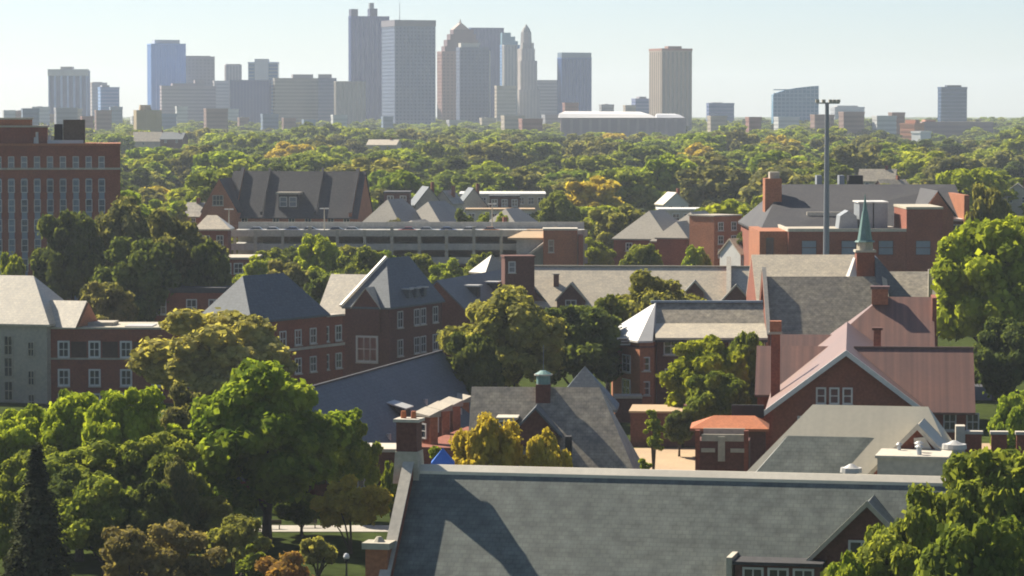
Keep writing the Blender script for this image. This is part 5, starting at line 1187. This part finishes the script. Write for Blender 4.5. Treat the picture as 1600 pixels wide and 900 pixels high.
while y < 4350:
    sp = 18.0 if y < 900 else 23.0 if y < 2500 else 26.0
    half = y * .168 + 110; x = -half
    while x < half:
        xx = x + ty.uniform(-.45, .45) * sp; yy = y + ty.uniform(-.6, .6) * sp; x += sp * (1.0 if y < 2500 else 1.1)
        big = ty.random(); clump = .5 + .5 * math.sin(xx * .021 + 1.3) * math.sin(yy * .013)
        H = (9 + 10 * big ** 1.3 + 4 * clump) * (1.18 if yy < 2400 else .86); Rr = (5.6 + 5.4 * big + 2.6 * ty.random()) * (1.0 if yy < 900 else 1.32 if yy < 2500 else 1.35)
        if ty.random() < .05: continue
        if 590 < yy < 1500 and (abs((xx + yy * .05) % 120 - 60) < 4) and ty.random() < .8: continue
        u, v = pix(xx, yy, G(xx, yy) + H); rp = Rr / yy * F
        bad = any(a - rp * .75 < u < c + rp * .75 and v < row and yy < Dk for a, c, row, Dk in KEEP)
        bad = bad or any(a - Rr * .7 < xx < c + Rr * .7 and p - Rr * .7 < yy < q + Rr * .7 for a, c, p, q in FOOT)
        if bad: continue
        cand.append((yy, xx, H, Rr, u, v))
    y += sp * (1.9 if y < 900 else 2.3)
cand.sort()
# which trees show largest: walk front to back, keeping the skyline of what stands in front
top = np.full(1600, 470.0); pick = []; rest = []
for t in cand:
    yy, xx, H, Rr, u, v = t; rp = Rr / yy * F; a, c = int(max(0, u - rp)), int(min(1600, u + rp))
    if c <= a: rest.append((-1, t)); continue
    seg = top[a:c]; xs_ = (np.arange(a, c) - u) / rp; cur = v + (1 - np.sqrt(np.clip(1 - xs_ ** 2, 0, 1))) * rp * .9
    vis = float(np.clip(seg - cur, 0, None).sum()); top[a:c] = np.minimum(seg, cur); rest.append((vis, t))
rest.sort(key=lambda r: -r[0]); NIND = 225
ind = sorted([t for _, t in rest[:NIND]]); others = [t for _, t in rest[NIND:]]
COLS = [(-99, 190, 'behind the tall brick block'), (190, 250, 'under the tan octagonal tower'), (250, 335, 'under the mauve stepped block'), (335, 430, 'under the dark blue slab'), (430, 500, 'under the olive grey block'), (500, 545, 'under the beige ribbed block'),
        (545, 600, 'under the tallest dark tower'), (600, 683, 'under the broad grey slab'), (683, 735, 'under the brown stepped tower'), (735, 785, 'under the dark grey blue tower'), (785, 840, 'under the domed tower'), (840, 925, 'under the lone blue glass tower'),
        (925, 1016, 'under the pale arena roof'), (1016, 1085, 'under the beige residential tower'), (1085, 1150, 'under the square lilac block'), (1150, 1207, 'left of the curved blue building'), (1207, 1282, 'under the curved blue building'), (1282, 1350, 'beside the floodlight mast'),
        (1350, 1408, 'left of the orange brick hospital'), (1408, 1465, 'under the orange brick hospital'), (1465, 1512, 'under the dark teal tower'), (1512, 1700, 'near the right edge')]
ROWS = [(0, 760, 'at the wood front'), (760, 900, 'in the second belt'), (900, 1100, 'amid the wood'), (1100, 1500, 'far back'), (1500, 9999, 'farthest back')]
palette = ['green'] * 5 + ['yellow'] * 6 + ['olive'] * 2 + ['dark'] * 3 + ['bright'] * 4 + ['sage'] * 3
cells = {}
for t in ind:
    yy, xx, H, Rr, u, v = t; col = ty.choice(palette)
    if ty.random() < .015: col = 'gold'
    cw = next(p for a, c, p in COLS if a <= u < c); rw = next(p for a, c, p in ROWS if a <= yy < c)
    cells.setdefault((cw, rw, col), []).append((u, t))
ordi = {1: [''], 2: ['left ', 'right '], 3: ['left ', 'middle ', 'right ']}
for (cw, rw, col), lst in cells.items():
    lst.sort(); n = len(lst)
    names = ordi.get(n) or ['leftmost '] + [f'{w}-from-left ' for w in ['second', 'third', 'fourth', 'fifth', 'sixth', 'seventh', 'eighth', 'ninth', 'tenth', 'eleventh', 'twelfth'][:n - 2]] + ['rightmost ']
    for k, (u, (yy, xx, H, Rr, u_, v_)) in enumerate(lst):
        put_tree('tree', f'{names[k % len(names)]}{COLOUR_WORD[col]} tree {rw}, {cw}', 'tree', xx, yy, H, Rr, 'mid', ty.randrange(5), col, ty.uniform(0, 6.28), 'trees of the wooded neighbourhood')

# the far wood, past what one could count
src = []
pc = bpy.data.collections.new('far_tree_kinds')
far_objs = []
def far_wood(pts):
    n = len(pts); me = bpy.data.meshes.new('wood'); me.vertices.add(n)
    me.vertices.foreach_set('co', np.array([(x, y, G(x, y) - .3) for (x, y, s, r, k, zs) in pts], np.float32).ravel())
    for nm, idx in (('tree_scale', 2), ('tree_turn', 3), ('tree_height', 5)):
        at_ = me.attributes.new(nm, 'FLOAT', 'POINT'); at_.data.foreach_set('value', np.array([p[idx] for p in pts], np.float32))
    at_ = me.attributes.new('tree_kind', 'INT', 'POINT'); at_.data.foreach_set('value', np.array([p[4] for p in pts], np.int32))
    return me
KN = []
for i, col in enumerate(['green', 'yellow', 'olive', 'dark', 'bright', 'sage', 'green', 'yellow', 'dark', 'olive']):
    KN.append((i % 5, col))
fi = 0
fr2 = random.Random(5); pts = []
for yy, xx, H, Rr, u, v in others: pts.append((xx, yy, Rr / 6.5, fr2.uniform(0, 6.28), fr2.randrange(10), H / 14))
for yy in range(300, 600, 16):        # the wood goes on beside the campus, outside the picture
    for k in range(7):
        for sx in (-1, 1): pts.append((sx * (yy * .16 + 22 + k * 16 + fr2.uniform(-6, 6)), yy + fr2.uniform(-7, 7), fr2.uniform(.8, 1.2), fr2.uniform(0, 6.28), fr2.randrange(10), fr2.uniform(.7, 1.15)))
y = 4350.0
while y < 11500:
    sp = 30 + (y - 4350) * .009; half = y * .17 + 60; x = -half
    while x < half:
        pts.append((x + fr2.uniform(-.5, .5) * sp, y + fr2.uniform(-.5, .5) * sp, sp / 9, fr2.uniform(0, 6.28), fr2.randrange(10), fr2.uniform(.5, .8))); x += sp
    y += sp * 2.2
# the wood repeats the crowns of ten trees that stand in the scene
lend = {}
for o in C.objects:
    if o.name.startswith('crown') and o.parent and o.parent.get('group') == 'trees of the wooded neighbourhood': lend.setdefault(o.data.name, o)
lend = {k: o for k, o in lend.items() if o.data.materials[0] not in (FM['gold'],)}
lend = [lend[k] for k in sorted(lend)]
want = ['green', 'yellow', 'bright', 'bright', 'green', 'yellow', 'dark', 'sage', 'yellow', 'green']
ks = []
for k, c in enumerate(want):
    same = [o for o in lend if o.data.materials[0] == FM[c]]; ks.append(same[(k * 3) % len(same)] if same else lend[k])
wood = tag(link('wood', far_wood(pts)), kind='stuff')
ng = bpy.data.node_groups.new('wood_of_trees', 'GeometryNodeTree')
ng.interface.new_socket('Geometry', in_out='INPUT', socket_type='NodeSocketGeometry'); ng.interface.new_socket('Geometry', in_out='OUTPUT', socket_type='NodeSocketGeometry')
N_ = ng.nodes; Lk = ng.links; gi = N_.new('NodeGroupInput'); go = N_.new('NodeGroupOutput'); join = N_.new('GeometryNodeJoinGeometry')
def attr(nm, ty_='FLOAT'):
    a = N_.new('GeometryNodeInputNamedAttribute'); a.data_type = ty_; a.inputs['Name'].default_value = nm; return a.outputs['Attribute']
asc, atu, ahe, aki = attr('tree_scale'), attr('tree_turn'), attr('tree_height'), attr('tree_kind', 'INT')
cs = N_.new('ShaderNodeCombineXYZ'); Lk.new(asc, cs.inputs[0]); Lk.new(asc, cs.inputs[1]); Lk.new(ahe, cs.inputs[2])
cr_ = N_.new('ShaderNodeCombineXYZ'); Lk.new(atu, cr_.inputs[2])
for k, src in enumerate(ks):
    oi = N_.new('GeometryNodeObjectInfo'); oi.inputs['Object'].default_value = src; oi.inputs['As Instance'].default_value = True; oi.transform_space = 'ORIGINAL'
    cmp_ = N_.new('FunctionNodeCompare'); cmp_.data_type = 'INT'; cmp_.operation = 'EQUAL'
    Lk.new(aki, cmp_.inputs[2]); cmp_.inputs[3].default_value = k
    ip = N_.new('GeometryNodeInstanceOnPoints'); Lk.new(gi.outputs[0], ip.inputs['Points']); Lk.new(cmp_.outputs[0], ip.inputs['Selection'])
    Lk.new(oi.outputs['Geometry'], ip.inputs['Instance']); Lk.new(cr_.outputs[0], ip.inputs['Rotation']); Lk.new(cs.outputs[0], ip.inputs['Scale']); Lk.new(ip.outputs[0], join.inputs[0])
Lk.new(join.outputs[0], go.inputs[0])
md = wood.modifiers.new('wood', 'NODES'); md.node_group = ng
print('candidates', len(cand), 'individual', len(ind), 'wood points', len(pts))
